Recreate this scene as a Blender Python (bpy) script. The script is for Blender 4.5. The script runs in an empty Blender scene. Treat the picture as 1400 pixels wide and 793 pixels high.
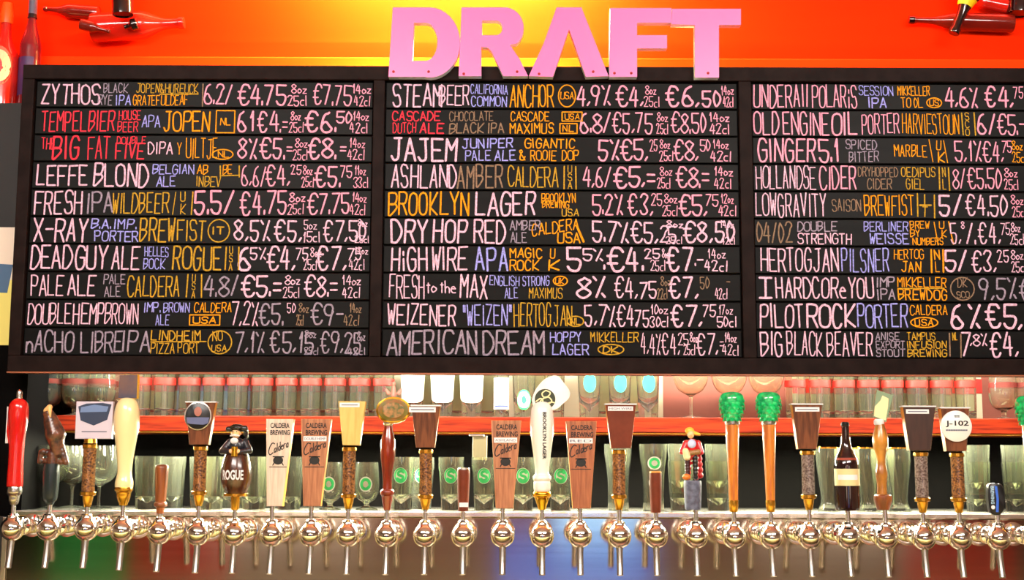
import bpy, bmesh, math, random
from mathutils import Vector, Matrix
from math import radians as R, sin, cos, pi, sqrt

scene = bpy.context.scene
COL = scene.collection
rnd = random.Random(7)

# ------------------------------------------------------------------ camera
W, H, F = 1400.0, 793.0, 1850.0
CAM = Vector((0.0, 0.0, 1.5))
PITCH, ROLL = 7.7, 0.2
CM = Matrix.Rotation(R(90 + PITCH), 3, 'X') @ Matrix.Rotation(R(ROLL), 3, 'Z')
cd = bpy.data.cameras.new('camera')
cd.sensor_width = 36.0
cd.lens = F / W * 36.0
cd.clip_start = 0.05
cam = bpy.data.objects.new('camera', cd)
COL.objects.link(cam)
cam.matrix_world = Matrix.Translation(CAM) @ CM.to_4x4()
scene.camera = cam


def P(u, v, y):
    """the point of the vertical plane at depth y that pixel (u, v) of the photograph shows"""
    d = CM @ Vector((u - W / 2, H / 2 - v, -F))
    return CAM + d * ((y - CAM.y) / d.y)


# ------------------------------------------------------------------ view, world, lights
scene.view_settings.view_transform = 'Standard'
scene.view_settings.look = 'None'
scene.view_settings.exposure = 0.0
scene.view_settings.gamma = 1.0
scene.view_settings.use_curve_mapping = False
cy = scene.cycles
cy.use_denoising = True
cy.max_bounces = 14
cy.transmission_bounces = 14
cy.transparent_max_bounces = 16
cy.glossy_bounces = 6
cy.diffuse_bounces = 4
cy.caustics_refractive = True
cy.caustics_reflective = False
cy.sample_clamp_indirect = 6.0
world = bpy.data.worlds.new('world')
scene.world = world
world.use_nodes = True
world.node_tree.nodes['Background'].inputs['Color'].default_value = (0.9, 0.75, 0.7, 1)
world.node_tree.nodes['Background'].inputs['Strength'].default_value = 0.12


def area(name, loc, target, sx, sy, power, color):
    l = bpy.data.lights.new(name, 'AREA')
    l.shape = 'RECTANGLE'
    l.size, l.size_y = sx, sy
    l.energy = power
    l.color = color
    o = bpy.data.objects.new(name, l)
    COL.objects.link(o)
    o.location = loc
    o.rotation_euler = (Vector(target) - Vector(loc)).to_track_quat('-Z', 'Y').to_euler()
    return o


def spot(name, loc, target, power, color, angle, blend, size=0.05):
    l = bpy.data.lights.new(name, 'SPOT')
    l.energy = power
    l.color = color
    l.spot_size = R(angle)
    l.spot_blend = blend
    l.shadow_soft_size = size
    o = bpy.data.objects.new(name, l)
    COL.objects.link(o)
    o.location = loc
    o.rotation_euler = (Vector(target) - Vector(loc)).to_track_quat('-Z', 'Y').to_euler()
    return o


# ceiling lamps over the guests' side, facing the bar
area('ceiling_light_west', (-1.0, 0.7, 2.9), (-0.5, 3.1, 1.7), 1.6, 0.5, 72, (1.0, 0.92, 0.85))
area('ceiling_light_east', (1.2, 0.7, 2.9), (0.5, 3.1, 1.7), 1.6, 0.5, 72, (1.0, 0.92, 0.85))
# the wall over the board: red washers along the ceiling, yellow-white ones at the middle
area('red_washer_west', (-1.25, 3.20, 2.96), (-1.25, 3.3, 2.55), 1.0, 0.04, 10, (1.0, 0.03, 0.02))
area('red_washer_east', (1.15, 3.20, 2.96), (1.15, 3.3, 2.55), 1.3, 0.04, 10, (1.0, 0.03, 0.02))
area('wall_washer_lower', (-0.13, 3.215, 2.375), (-0.13, 3.3, 2.50), 0.55, 0.02, 62, (1.0, 0.93, 0.3))
area('wall_washer_upper', (-0.13, 3.215, 2.93), (-0.13, 3.3, 2.62), 0.6, 0.03, 120, (1.0, 0.93, 0.3))
# strip lights over the two glass shelves, hidden by the board and by the shelf's lip
area('shelf_strip_light', (0.1, 3.24, 1.845), (0.1, 3.40, 1.60), 2.3, 0.03, 46, (1.0, 0.97, 0.82))
area('under_shelf_strip_light', (0.1, 3.32, 1.590), (0.1, 3.30, 1.40), 2.3, 0.02, 95, (1.0, 0.98, 0.70))
# fill lamp added out of view to brighten the wall the steel mirrors
area('back_wall_fill', (0.0, -3.2, 2.9), (0.0, -4.6, 0.9), 4.5, 0.6, 170, (1.0, 0.86, 0.70))


# ------------------------------------------------------------------ materials
def lin(c):
    out = []
    for v in c[:3]:
        v = v / 255.0
        out.append(v / 12.92 if v <= 0.04045 else ((v + 0.055) / 1.055) ** 2.4)
    return (out[0], out[1], out[2], 1.0)


MATS = {}


def mat(name, rgb, rough=0.5, metal=0.0, vary=0.0, scale=40.0, stretch=(1, 1, 1), coat=0.0, spec=0.5, bump=0.0, rgb2=None, emit=0.0):
    if name in MATS:
        return MATS[name]
    m = bpy.data.materials.new(name)
    m.use_nodes = True
    nt = m.node_tree
    b = nt.nodes['Principled BSDF']
    c = lin(rgb)
    b.inputs['Base Color'].default_value = c
    b.inputs['Roughness'].default_value = rough
    b.inputs['Metallic'].default_value = metal
    b.inputs['Coat Weight'].default_value = coat
    b.inputs['Specular IOR Level'].default_value = spec
    if emit:
        b.inputs['Emission Color'].default_value = c
        b.inputs['Emission Strength'].default_value = emit
    if vary or rgb2 or bump:
        tc = nt.nodes.new('ShaderNodeTexCoord')
        mp = nt.nodes.new('ShaderNodeMapping')
        mp.inputs['Scale'].default_value = stretch
        nz = nt.nodes.new('ShaderNodeTexNoise')
        nz.inputs['Scale'].default_value = scale
        nz.inputs['Detail'].default_value = 5.0
        nt.links.new(tc.outputs['Object'], mp.inputs['Vector'])
        nt.links.new(mp.outputs['Vector'], nz.inputs['Vector'])
        rp = nt.nodes.new('ShaderNodeValToRGB')
        c2 = lin(rgb2) if rgb2 else tuple(v * (1 - vary) for v in c[:3]) + (1.0,)
        rp.color_ramp.elements[0].position = 0.36
        rp.color_ramp.elements[0].color = c2
        rp.color_ramp.elements[1].position = 0.62
        rp.color_ramp.elements[1].color = c
        nt.links.new(nz.outputs['Fac'], rp.inputs['Fac'])
        nt.links.new(rp.outputs['Color'], b.inputs['Base Color'])
        if bump:
            bp = nt.nodes.new('ShaderNodeBump')
            bp.inputs['Strength'].default_value = bump
            bp.inputs['Distance'].default_value = 0.002
            nt.links.new(nz.outputs['Fac'], bp.inputs['Height'])
            nt.links.new(bp.outputs['Normal'], b.inputs['Normal'])
    MATS[name] = m
    return m


def glass(name, rgb, rough=0.0, ior=1.45, haze=1.0):
    if name in MATS:
        return MATS[name]
    m = bpy.data.materials.new(name)
    m.use_nodes = True
    b = m.node_tree.nodes['Principled BSDF']
    b.inputs['Base Color'].default_value = lin(rgb)
    b.inputs['Roughness'].default_value = rough
    b.inputs['IOR'].default_value = ior
    b.inputs['Transmission Weight'].default_value = haze
    MATS[name] = m
    return m


M_CHALK = {
    'W': mat('chalk_pink_white', (246, 196, 222), 0.9, vary=0.4, scale=260, spec=0.1),
    'R': mat('chalk_red', (250, 62, 80), 0.9, vary=0.3, scale=260, spec=0.1),
    'O': mat('chalk_orange', (250, 160, 30), 0.9, vary=0.35, scale=260, spec=0.1),
    'Y': mat('chalk_ochre', (205, 158, 50), 0.9, vary=0.4, scale=260, spec=0.1),
    'B': mat('chalk_blue', (165, 165, 245), 0.9, vary=0.4, scale=260, spec=0.1),
    'G': mat('chalk_grey', (165, 150, 170), 0.9, vary=0.4, scale=260, spec=0.1),
    'D': mat('chalk_faint', (150, 122, 100), 0.9, vary=0.4, scale=260, spec=0.1),
    'K': mat('chalk_pink_lit', (255, 168, 196), 0.9, vary=0.3, scale=260, spec=0.1),  # white chalk with the pink light from above put into its colour
}
M_STRIP = mat('chalkboard_black', (17, 16, 15), 0.42, vary=0.5, scale=5, stretch=(0.5, 1, 6), spec=0.08)
M_FRAME = mat('stained_frame', (33, 22, 20), 0.5, vary=0.4, scale=30, spec=0.05, bump=0.15)
M_BACK = mat('board_backing', (10, 9, 9), 0.8)
M_WALL = mat('orange_painted_wall', (250, 46, 3), 0.8, spec=0.04, vary=0.12, scale=3, stretch=(0.3, 1, 4))
M_DARK = mat('black_paint', (20, 18, 18), 0.6, vary=0.4, scale=12)
M_VOID = mat('matt_black_paint', (7, 6, 6), 0.9, spec=0.05)
M_RED_TRIM = mat('orange_painted_moulding', (250, 66, 10), 0.8, spec=0.05)
M_BACKWALL = mat('red_brown_wall', (150, 78, 62), 0.7, vary=0.25, scale=8)
M_REDSTRIP = mat('red_strip', (225, 40, 30), 0.4)
M_SHELF = mat('red_stained_wood', (158, 46, 16), 0.5, rgb2=(104, 26, 10), scale=9, stretch=(1, 6, 16), spec=0.15)
M_STEEL = mat('brushed_steel', (205, 194, 180), 0.11, 1.0, vary=0.1, scale=90, stretch=(0.02, 1, 1))
_b = M_STEEL.node_tree.nodes['Principled BSDF']
_t = M_STEEL.node_tree.nodes.new('ShaderNodeTangent')
_t.direction_type, _t.axis = 'RADIAL', 'Z'
M_STEEL.node_tree.links.new(_t.outputs['Tangent'], _b.inputs['Tangent'])
_b.inputs['Anisotropic'].default_value = 0.7
_b.inputs['Anisotropic Rotation'].default_value = 0.25
_b.inputs['Roughness'].default_value = 0.10
M_STEELB = mat('polished_steel', (225, 220, 210), 0.22, 1.0)
M_CHROME = mat('chrome', (240, 238, 232), 0.05, 1.0)
M_BRASS = mat('brass', (214, 160, 60), 0.25, 1.0)
M_GOLD = mat('polished_gold', (240, 190, 60), 0.16, 1.0)
M_NICKEL = mat('satin_nickel', (200, 195, 188), 0.25, 1.0)
M_BLACK = mat('black_plastic', (16, 16, 18), 0.3)
M_INK = mat('black_ink', (22, 18, 16), 0.6)
M_WHITE = mat('white_lacquer', (240, 238, 230), 0.25, coat=0.5)
M_PAPER = mat('white_paper', (232, 230, 232), 0.7)
M_INKGREY = mat('grey_ink', (110, 112, 130), 0.7)
M_WALNUT = mat('walnut', (118, 68, 40), 0.55, spec=0.2, rgb2=(84, 46, 27), scale=28, stretch=(5, 1, 0.6))
M_OAK = mat('oak', (184, 122, 84), 0.45, rgb2=(150, 92, 60), scale=30, stretch=(6, 1, 0.5))
M_OAKEDGE = mat('honey_oak', (226, 158, 60), 0.4, rgb2=(206, 130, 42), scale=30, stretch=(6, 1, 0.5))
M_MAPLE = mat('maple', (236, 190, 108), 0.4, rgb2=(222, 170, 88), scale=25, stretch=(5, 1, 0.5))
M_MAHOG = mat('mahogany', (140, 48, 20), 0.2, rgb2=(104, 30, 14), scale=20, stretch=(4, 4, 0.6), coat=0.5)
M_BROWNW = mat('brown_turned_wood', (150, 82, 36), 0.35, rgb2=(112, 56, 24), scale=20, stretch=(4, 4, 0.6), coat=0.3)
M_CHOC = mat('chocolate_wood', (112, 50, 30), 0.55, spec=0.2, vary=0.2)
M_GRAIN = mat('barley_grain', (212, 140, 66), 0.6, rgb2=(84, 42, 22), scale=240)
M_REDLAC = mat('red_lacquered_wood', (206, 24, 18), 0.2, coat=0.7)
M_IVORY = mat('ivory_lacquer', (246, 226, 168), 0.25, coat=0.5)
M_PINK = mat('pink_acrylic', (255, 112, 178), 0.3)
M_ACRYL = mat('white_acrylic_edge', (214, 228, 240), 0.3)
M_SCREW = mat('rusty_screw', (150, 40, 40), 0.4, 0.6)
G_CLEAR = glass('clear_glass', (251, 255, 236), haze=0.98)
G_TUBE = glass('tube_glass', (254, 254, 253))
M_PALE = mat('cream_panel', (206, 190, 160), 0.7)
G_BROWN = glass('brown_glass', (120, 52, 16))
M_BOTTLE = mat('dark_bottle_glass', (30, 10, 12), 0.08, coat=0.6)


# ------------------------------------------------------------------ geometry helpers
def link(name, me, m=None, parent=None, smooth=True, angle=35):
    if m is not None:
        me.materials.append(m) if not isinstance(m, (list, tuple)) else [me.materials.append(x) for x in m]
    if smooth:
        me.shade_smooth()
        me.set_sharp_from_angle(angle=R(angle))
    o = bpy.data.objects.new(name, me)
    COL.objects.link(o)
    if parent is not None:
        o.parent = parent
    return o


def obj(name, bm, m=None, parent=None, smooth=True, angle=35, loc=None):
    me = bpy.data.meshes.new(name)
    bmesh.ops.recalc_face_normals(bm, faces=bm.faces[:])
    bm.to_mesh(me)
    bm.free()
    o = link(name, me, m, parent, smooth, angle)
    if loc is not None:
        o.location = loc
    return o


def tag(o, label, cat, group=None):
    o['label'] = label
    o['category'] = cat
    if group:
        o['group'] = group
    return o


def struct(o):
    o['kind'] = 'structure'
    return o


def empty(name, loc, label, cat, group=None):
    o = bpy.data.objects.new(name, None)
    o.empty_display_size = 0.05
    COL.objects.link(o)
    o.location = loc
    return tag(o, label, cat, group)


def copy_tree(src, loc, label, group=None):
    r = src.copy()
    COL.objects.link(r)
    r.location = loc
    r['label'] = label
    if group:
        r['group'] = group
    for ch in src.children:
        c = ch.copy()
        COL.objects.link(c)
        c.parent = r
        for g in ch.children:
            d = g.copy()
            COL.objects.link(d)
            d.parent = c
    return r


def BM():
    return bmesh.new()


def box(bm, lo, hi, bevel=0.0):
    lo, hi = Vector(lo), Vector(hi)
    r = bmesh.ops.create_cube(bm, size=1.0)
    for v in r['verts']:
        v.co = Vector([lo[i] + (v.co[i] + 0.5) * (hi[i] - lo[i]) for i in range(3)])
    if bevel:
        es = list({e for v in r['verts'] for e in v.link_edges})
        bmesh.ops.bevel(bm, geom=es, offset=bevel, segments=2, affect='EDGES', profile=0.5)
    return bm


def prism(bm, pts, y0, y1, bevel=0.0):
    """pts: (x, z) outline, solid between y0 and y1"""
    a = [bm.verts.new((x, y0, z)) for x, z in pts]
    b = [bm.verts.new((x, y1, z)) for x, z in pts]
    fs = [bm.faces.new(a), bm.faces.new(b[::-1])]
    n = len(pts)
    for i in range(n):
        fs.append(bm.faces.new((a[i], b[i], b[(i + 1) % n], a[(i + 1) % n])))
    if bevel:
        es = list({e for f in fs[:2] for e in f.edges})
        bmesh.ops.bevel(bm, geom=es, offset=bevel, segments=2, affect='EDGES', profile=0.5)
    return bm


def lathe(bm, prof, seg=28, cx=0.0, cy_=0.0, closed=False, cap=True, M=None):
    """prof: (r, z) from bottom to top round the vertical axis"""
    rings = []
    for r, z in prof:
        if r <= 1e-6:
            rings.append([bm.verts.new((cx, cy_, z))])
        else:
            rings.append([bm.verts.new((cx + r * cos(2 * pi * k / seg), cy_ + r * sin(2 * pi * k / seg), z)) for k in range(seg)])
    if M is not None:
        for rg in rings:
            for v in rg:
                v.co = M @ v.co
    pairs = list(zip(rings, rings[1:]))
    if closed:
        pairs.append((rings[-1], rings[0]))
    for a, b in pairs:
        if len(a) == 1 and len(b) == 1:
            continue
        for k in range(seg):
            k2 = (k + 1) % seg
            if len(a) == 1:
                bm.faces.new((a[0], b[k2], b[k]))
            elif len(b) == 1:
                bm.faces.new((a[k], a[k2], b[0]))
            else:
                bm.faces.new((a[k], a[k2], b[k2], b[k]))
    if cap and not closed:
        if len(rings[0]) > 1:
            bm.faces.new(rings[0][::-1])
        if len(rings[-1]) > 1:
            bm.faces.new(rings[-1])
    return bm


def spline(pts, n=6):
    """a smooth run of (r, z) through the given ones"""
    out = []
    for i in range(len(pts) - 1):
        p0, p1, p2, p3 = pts[max(i - 1, 0)], pts[i], pts[i + 1], pts[min(i + 2, len(pts) - 1)]
        for k in range(n):
            t = k / n
            out.append(tuple(0.5 * (2 * b + (c - a) * t + (2 * a - 5 * b + 4 * c - d) * t * t + (3 * b - a - 3 * c + d) * t ** 3)
                             for a, b, c, d in zip(p0, p1, p2, p3)))
    out.append(tuple(pts[-1]))
    return out


def tube(bm, pts, radii, seg=16):
    """a round bar along 3-D points"""
    pts = [Vector(p) for p in pts]
    if not isinstance(radii, (list, tuple)):
        radii = [radii] * len(pts)
    rings = []
    for i, p in enumerate(pts):
        d = (pts[min(i + 1, len(pts) - 1)] - pts[max(i - 1, 0)]).normalized()
        up = Vector((1, 0, 0)) if abs(d.x) < 0.8 else Vector((0, 0, 1))
        a = d.cross(up).normalized()
        b = d.cross(a).normalized()
        rings.append([bm.verts.new(p + (a * cos(2 * pi * k / seg) + b * sin(2 * pi * k / seg)) * radii[i]) for k in range(seg)])
    for a, b in zip(rings, rings[1:]):
        for k in range(seg):
            bm.faces.new((a[k], a[(k + 1) % seg], b[(k + 1) % seg], b[k]))
    bm.faces.new(rings[0][::-1])
    bm.faces.new(rings[-1])
    return bm


def ball(bm, c, r, sub=3):
    s = r if isinstance(r, (tuple, list)) else (r, r, r)
    g = bmesh.ops.create_icosphere(bm, subdivisions=sub, radius=1.0)
    for v in g['verts']:
        v.co = Vector(c) + Vector((v.co.x * s[0], v.co.y * s[1], v.co.z * s[2]))
    return bm


def blob(parts, voxel=0.002, smooth=4):
    """one continuous surface grown over (centre, radii) balls and (a, b, ra, rb) limbs"""
    bm = BM()
    for p in parts:
        if len(p) == 2:
            ball(bm, p[0], p[1], 2)
        else:
            a, b, ra, rb = p
            n = 5
            for i in range(n + 1):
                t = i / n
                ball(bm, Vector(a).lerp(Vector(b), t), ra + (rb - ra) * t, 2)
    me = bpy.data.meshes.new('blob')
    bm.to_mesh(me)
    bm.free()
    o = bpy.data.objects.new('blob', me)
    COL.objects.link(o)
    md = o.modifiers.new('r', 'REMESH')
    md.mode = 'VOXEL'
    md.voxel_size = voxel
    sm = o.modifiers.new('s', 'SMOOTH')
    sm.iterations = smooth
    sm.factor = 0.5
    dg = bpy.context.evaluated_depsgraph_get()
    res = bpy.data.meshes.new_from_object(o.evaluated_get(dg))
    bpy.data.objects.remove(o)
    bpy.data.meshes.remove(me)
    return res


def curve_solid(loops, depth, bevel=0.0):
    """filled outline(s), holes allowed, in x-z, front face at y = -depth/2"""
    cu = bpy.data.curves.new('c', 'CURVE')
    cu.dimensions = '2D'
    cu.fill_mode = 'BOTH'
    cu.extrude = depth / 2 - bevel
    cu.bevel_depth = bevel
    cu.bevel_resolution = 1
    for lp in loops:
        s = cu.splines.new('POLY')
        s.points.add(len(lp) - 1)
        for p, (x, z) in zip(s.points, lp):
            p.co = (x, z, 0, 1)
        s.use_cyclic_u = True
    return _to_mesh(cu)


def _to_mesh(cu):
    o = bpy.data.objects.new('tmp', cu)
    COL.objects.link(o)
    dg = bpy.context.evaluated_depsgraph_get()
    me = bpy.data.meshes.new_from_object(o.evaluated_get(dg))
    bpy.data.objects.remove(o)
    me.transform(Matrix.Rotation(pi / 2, 4, 'X'))
    return me


def print_text(s, x0, x1, z0, z1, y, shear=0.0, bold=0.0, wrap=None, vertical=False, depth=0.0004):
    """lettering fitted into a rectangle of the x-z plane; wrap = function z -> radius lays it round the axis"""
    cu = bpy.data.curves.new('t', 'FONT')
    cu.body = s
    cu.extrude = depth
    cu.shear = shear
    cu.offset = bold
    cu.resolution_u = 3
    me = _to_mesh(cu)
    me.materials.clear()
    xs = [v.co.x for v in me.vertices]
    zs = [v.co.z for v in me.vertices]
    ax, bx, az, bz = min(xs), max(xs), min(zs), max(zs)
    for v in me.vertices:
        u = (v.co.x - ax) / max(bx - ax, 1e-6)
        w = (v.co.z - az) / max(bz - az, 1e-6)
        if vertical:
            X, Z = x0 + (x1 - x0) * w, z1 + (z0 - z1) * u
        else:
            X, Z = x0 + (x1 - x0) * u, z0 + (z1 - z0) * w
        dy = v.co.y
        if wrap:
            r = wrap(Z) + 0.0006
            a = X / r
            v.co = (r * sin(a), y - r * cos(a) + dy, Z)
        else:
            v.co = (X, y + dy, Z)
    me.validate()
    return me


def disc_pts(cx, cz, rx, rz=None, n=28):
    rz = rz or rx
    return [(cx + rx * cos(2 * pi * k / n), cz + rz * sin(2 * pi * k / n)) for k in range(n)]

# ------------------------------------------------------------------ depths of the place
Y_TAP, Y_PAN, Y_BRD, Y_SOF, Y_WALL, Y_BACK = 3.0, 3.125, 3.10, 3.165, 3.30, 3.58
Z_LEDGE = P(700, 700, Y_PAN).z
Z_SHELF_T, Z_SHELF_B = P(700, 570, Y_WALL).z, P(700, 591, Y_WALL).z
Z_SOF = P(20, 141, Y_SOF).z

# ------------------------------------------------------------------ setting
def slab(name, lo, hi, m, bevel=0.0):
    return struct(obj(name, box(BM(), lo, hi, bevel), m, smooth=False))


slab('floor', (-4.6, -5.1, -0.1), (4.6, 3.9, 0.0), mat('floor_boards', (52, 34, 26), 0.4, vary=0.3, scale=6, stretch=(1, 8, 1)))
slab('ceiling', (-4.6, -5.1, 3.0), (4.6, 3.9, 3.1), mat('ceiling_paint', (226, 210, 196), 0.8))
slab('wall_left', (-4.6, -5.1, 0.0), (-4.5, 3.9, 3.0), mat('room_wall', (222, 208, 188), 0.8))
slab('wall_right', (4.5, -5.1, 0.0), (4.6, 3.9, 3.0), MATS['room_wall'])
slab('wall_front', (-4.5, Y_WALL, Z_SOF - 0.06), (4.5, Y_WALL + 0.1, 3.0), M_WALL)
slab('wall_soffit', (-4.5, Y_SOF, 1.86), (4.5, Y_BACK + 0.1, Z_SOF), M_DARK)
slab('wall_recess', (-4.5, Y_BACK, 0.0), (4.5, Y_BACK + 0.1, 1.86), M_VOID)
slab('wall_bar', (-4.5, Y_PAN + 0.02, 0.0), (4.5, Y_BACK, 1.05), M_DARK)
slab('trim_1', (-4.5, Y_WALL - 0.022, Z_SOF), (4.5, Y_WALL, P(700, 79, Y_WALL - 0.02).z), M_RED_TRIM, 0.003)
slab('trim_2', (P(150, 540, Y_BACK).x, Y_BACK - 0.02, Z_SHELF_T), (4.5, Y_BACK, 1.86), M_BACKWALL)
slab('trim_7', (P(176, 540, Y_BACK).x, Y_BACK - 0.024, Z_SHELF_T), (P(905, 540, Y_BACK).x, Y_BACK - 0.0202, 1.86), M_PALE)
slab('trim_8', (P(1080, 540, Y_BACK).x, Y_BACK - 0.024, Z_SHELF_T), (P(1338, 540, Y_BACK).x, Y_BACK - 0.0202, 1.86), M_PALE)
for xa_, xb_, nm_ in ((176, 530, 'trim_9'), (1080, 1338, 'trim_10')):
    slab(nm_, (P(xa_, 540, Y_BACK).x, Y_BACK - 0.028, P(700, 536, Y_BACK).z), (P(xb_, 540, Y_BACK).x, Y_BACK - 0.0242, P(700, 517, Y_BACK).z), M_REDSTRIP)  # even red strip along the back wall
# the pier left of the shelves
pier_x = P(34, 600, Y_SOF).x
slab('wall_pier', (-4.5, Y_SOF, 0.0), (pier_x, Y_BACK, 1.86), M_VOID)
# the guests' end of the room, which the steel and the chrome mirror
slab('wall_back', (-4.6, -5.2, 0.0), (4.6, -5.0, 3.0), mat('tavern_wall', (120, 98, 84), 0.7, vary=0.3, scale=5))


def back_patch(name, x0, x1, z0, z1, m, y=-4.99):
    return slab(name, (x0, y, z0), (x1, y + 0.06, z1), m)


back_patch('reflected_patch_1', -3.75, -3.15, 0.02, 2.05, mat('reflected_green', (6, 190, 96), 0.4))  # green patch added out of view to tint the steel's reflection
back_patch('glow_panel_1', 0.35, 1.05, 1.05, 2.1, mat('pale_blue_glow', (150, 205, 255), 0.3, emit=2.4))  # glowing panels added out of view for blue and white reflections in the metal
back_patch('glow_panel_2', -0.1, 1.15, 0.45, 1.0, mat('blue_glow', (64, 110, 225), 0.3, emit=1.0))
back_patch('glow_panel_3', -2.4, -1.2, 1.25, 2.3, mat('white_glow', (255, 236, 215), 0.3, emit=2.6))
back_patch('glow_panel_4', 2.0, 3.2, 1.25, 2.3, MATS['white_glow'])
back_patch('glow_panel_5', -0.9, 0.9, 2.15, 2.85, MATS['white_glow'])  # unseen glowing panel added to whiten the chrome balls
back_patch('reflected_patch_2', -2.8, 2.8, 1.45, 2.05, MATS.get('reflected_red') or mat('reflected_red', (214, 20, 20), 0.7), y=-4.998)  # unseen red patches, here and below, added to redden the reflections
back_patch('reflected_patch_3', 3.2, 4.1, 0.3, 1.1, mat('reflected_red', (214, 20, 20), 0.7))
back_patch('reflected_patch_4', -4.5, -3.8, 0.0, 2.6, M_VOID)  # unseen dark patch added to darken one end of the steel
back_patch('reflected_patch_5', -3.1, -2.3, 0.6, 1.1, MATS['reflected_red'])

# ------------------------------------------------------------------ the menu board
YB = Y_BRD
def bx(u, v=300):
    return P(u, v, YB).x


def bz(v, u=740):
    return P(u, v, YB).z


COLS = [(bx(41), bx(507)), (bx(525), bx(1011)), (bx(1031), bx(1517))]
Z_T, Z_B = bz(112.5), bz(488.5)
F_T, F_B = bz(92.5), bz(511)
X_L, X_R = bx(23), bx(1538)
board = empty('menu_board', (0, Y_SOF, F_B), 'huge dark framed chalkboard hung over the bar in three columns', 'menu board')
fy0, fy1 = YB - 0.012, Y_SOF
o = Vector((0, Y_SOF, F_B))


def bpart(name, lo, hi, m, bevel=0.002):
    bm = box(BM(), Vector(lo) - o, Vector(hi) - o, bevel)
    return obj(name, bm, m, board, smooth=False)


bpart('backing_panel', (X_L + 0.01, YB + 0.0096, F_B + 0.01), (X_R - 0.01, fy1, F_T - 0.01), M_BACK, 0)
bpart('top_rail', (X_L, fy0, Z_T + 0.001), (X_R, fy1, F_T), M_FRAME)
bpart('bottom_rail', (X_L, fy0, F_B), (X_R, fy1, Z_B - 0.001), M_FRAME)
bpart('side_rail', (X_L, fy0, Z_B - 0.001), (COLS[0][0] - 0.002, fy1, Z_T + 0.001), M_FRAME)
bpart('side_rail', (COLS[2][1] + 0.002, fy0, Z_B - 0.001), (X_R, fy1, Z_T + 0.001), M_FRAME)
bpart('divider', (COLS[0][1] + 0.002, fy0, Z_B - 0.001), (COLS[1][0] - 0.002, fy1, Z_T + 0.001), M_FRAME)
bpart('divider', (COLS[1][1] + 0.002, fy0, Z_B - 0.001), (COLS[2][0] - 0.002, fy1, Z_T + 0.001), M_FRAME)
bpart('lit_underside', (X_L, fy0 - 0.001, F_B - 0.003), (X_R, fy0 + 0.02, F_B), mat('lit_underside_wood', (150, 84, 50), 0.4), 0)  # thin strip coloured as the frame's lit underside

# single-stroke hand lettering: strokes of grid points (x, y), '~' = a curved one
GL = {
    '!': '2026 0646 0040',
    'A': '002640 1232', 'B': '0006 ~0636453303 ~0333421000', 'C': '~4536160402103041', 'D': '0006 ~062644422000',
    'E': '46060040 0333', 'F': '460600 0333', 'G': '~4536160402103041 414323', 'H': '0006 4046 0343', 'I': '0006',
    'J': '~3631201001 1646', 'K': '0006 460240', 'L': '060040', 'M': '0006234640', 'N': '00064046',
    'O': '~26050120414526', 'P': '0006 ~0636453303', 'Q': '~26050120414526 2140', 'R': '0006 ~0636453303 2340',
    'S': '~45361605133341301001', 'T': '0646 2620', 'U': '~060110304146', 'V': '062046', 'W': '0610243046',
    'X': '0046 0640', 'Y': '0623 462320', 'Z': '06460040', '0': '~16040210323416', '1': '041610', '2': '~05163645342200 0040',
    '3': '~0516364523 ~2341301001', '4': '260242 3530', '5': '460603 ~033342301001', '6': '~3615020110304132231302',
    '7': '064610', '8': '~26051423344526 ~23020120414223', '9': '~4536160504133344 4520', '€': '~5546261412204051 0434 0232',
    '%': '1046 0615 3140', ',': '1100', '.': '0001', '-': '0333', '=': '0434 0232', '/': '0036', '|': '0006', '"': '0604 1614',
    '&': '~4005162514011030 3042', "'": '0604', 'c': '~331302011030', 'l': '0006', 'o': '~13020110313213', 'z': '03330030',
    'e': '0232 ~32231302011030', 'm': '0003 ~02132220 ~22334240', 'n': '0003 ~0213233230', 'h': '0006 ~0213233230', 't': '1510 0424',
    'i': '0003 0405', 'r': '0003 ~021333', 'k': '0006 3301 1230', 'd': '~331302011031 3630', 'a': '~331302011031 3330',
    's': '~3313022130 3000', 'u': '~0301103033', 'w': '0310223043', 'j': '~3331201001', '\\': '3006', 'p': '0300 ~0323323102',
    'y': '0311 3300',
}


def strokes_of(word, jit):
    """[(polyline, ...)] of a word on a unit height, and its width"""
    x, out = 0.0, []
    for chn in word:
        if chn == '_':
            x += 2.2
            continue
        spec = GL.get(chn) or GL[chn.upper()]
        if chn in 'I1il':
            x += 0.6
        wmax = 0
        dy, sx, sk = jit.uniform(-.25, .25), jit.uniform(.9, 1.08), jit.uniform(-.07, .09)
        for s in spec.split():
            cv = s[0] == '~'
            s = s.lstrip('~')
            pts = [(float(s[i]), float(s[i + 1])) for i in range(0, len(s), 2)]
            wmax = max(wmax, max(p[0] for p in pts))
            if cv:
                pts = spline(pts, 4)
            out.append([(x + p[0] * sx + p[1] * sk, p[1] * jit.uniform(.985, 1.015) + dy) for p in pts])
        x += wmax * 1.0 + 1.45 + (0.6 if chn in 'I1il' else 0)
    x0 = min(p[0] for pl in out for p in pl)
    x1 = max(p[0] for pl in out for p in pl)
    return [[(p[0] - x0, p[1]) for p in pl] for pl in out], max(x1 - x0, 0.5)


LAY = [0]


def ribbon(bm, pts, w, y):
    """a chalk stroke: a flat run with round ends at depth y, each dab of chalk a hair over the one before"""
    def lay():
        LAY[0] = (LAY[0] + 1) % 90
        return y - LAY[0] * 0.000004
    for a, b in zip(pts, pts[1:]):
        d = Vector((b[0] - a[0], b[1] - a[1]))
        if d.length < 1e-6:
            continue
        d.normalize()
        n = Vector((-d.y, d.x)) * w
        yy = lay()
        bm.faces.new([bm.verts.new((p[0] + q.x, yy, p[1] + q.y)) for p, q in ((a, -n), (b, -n), (b, n), (a, n))])
    for p in pts:
        yy = lay()
        bm.faces.new([bm.verts.new((p[0] + w * cos(k * pi / 3), yy, p[1] + w * sin(k * pi / 3))) for k in range(6)])


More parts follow.
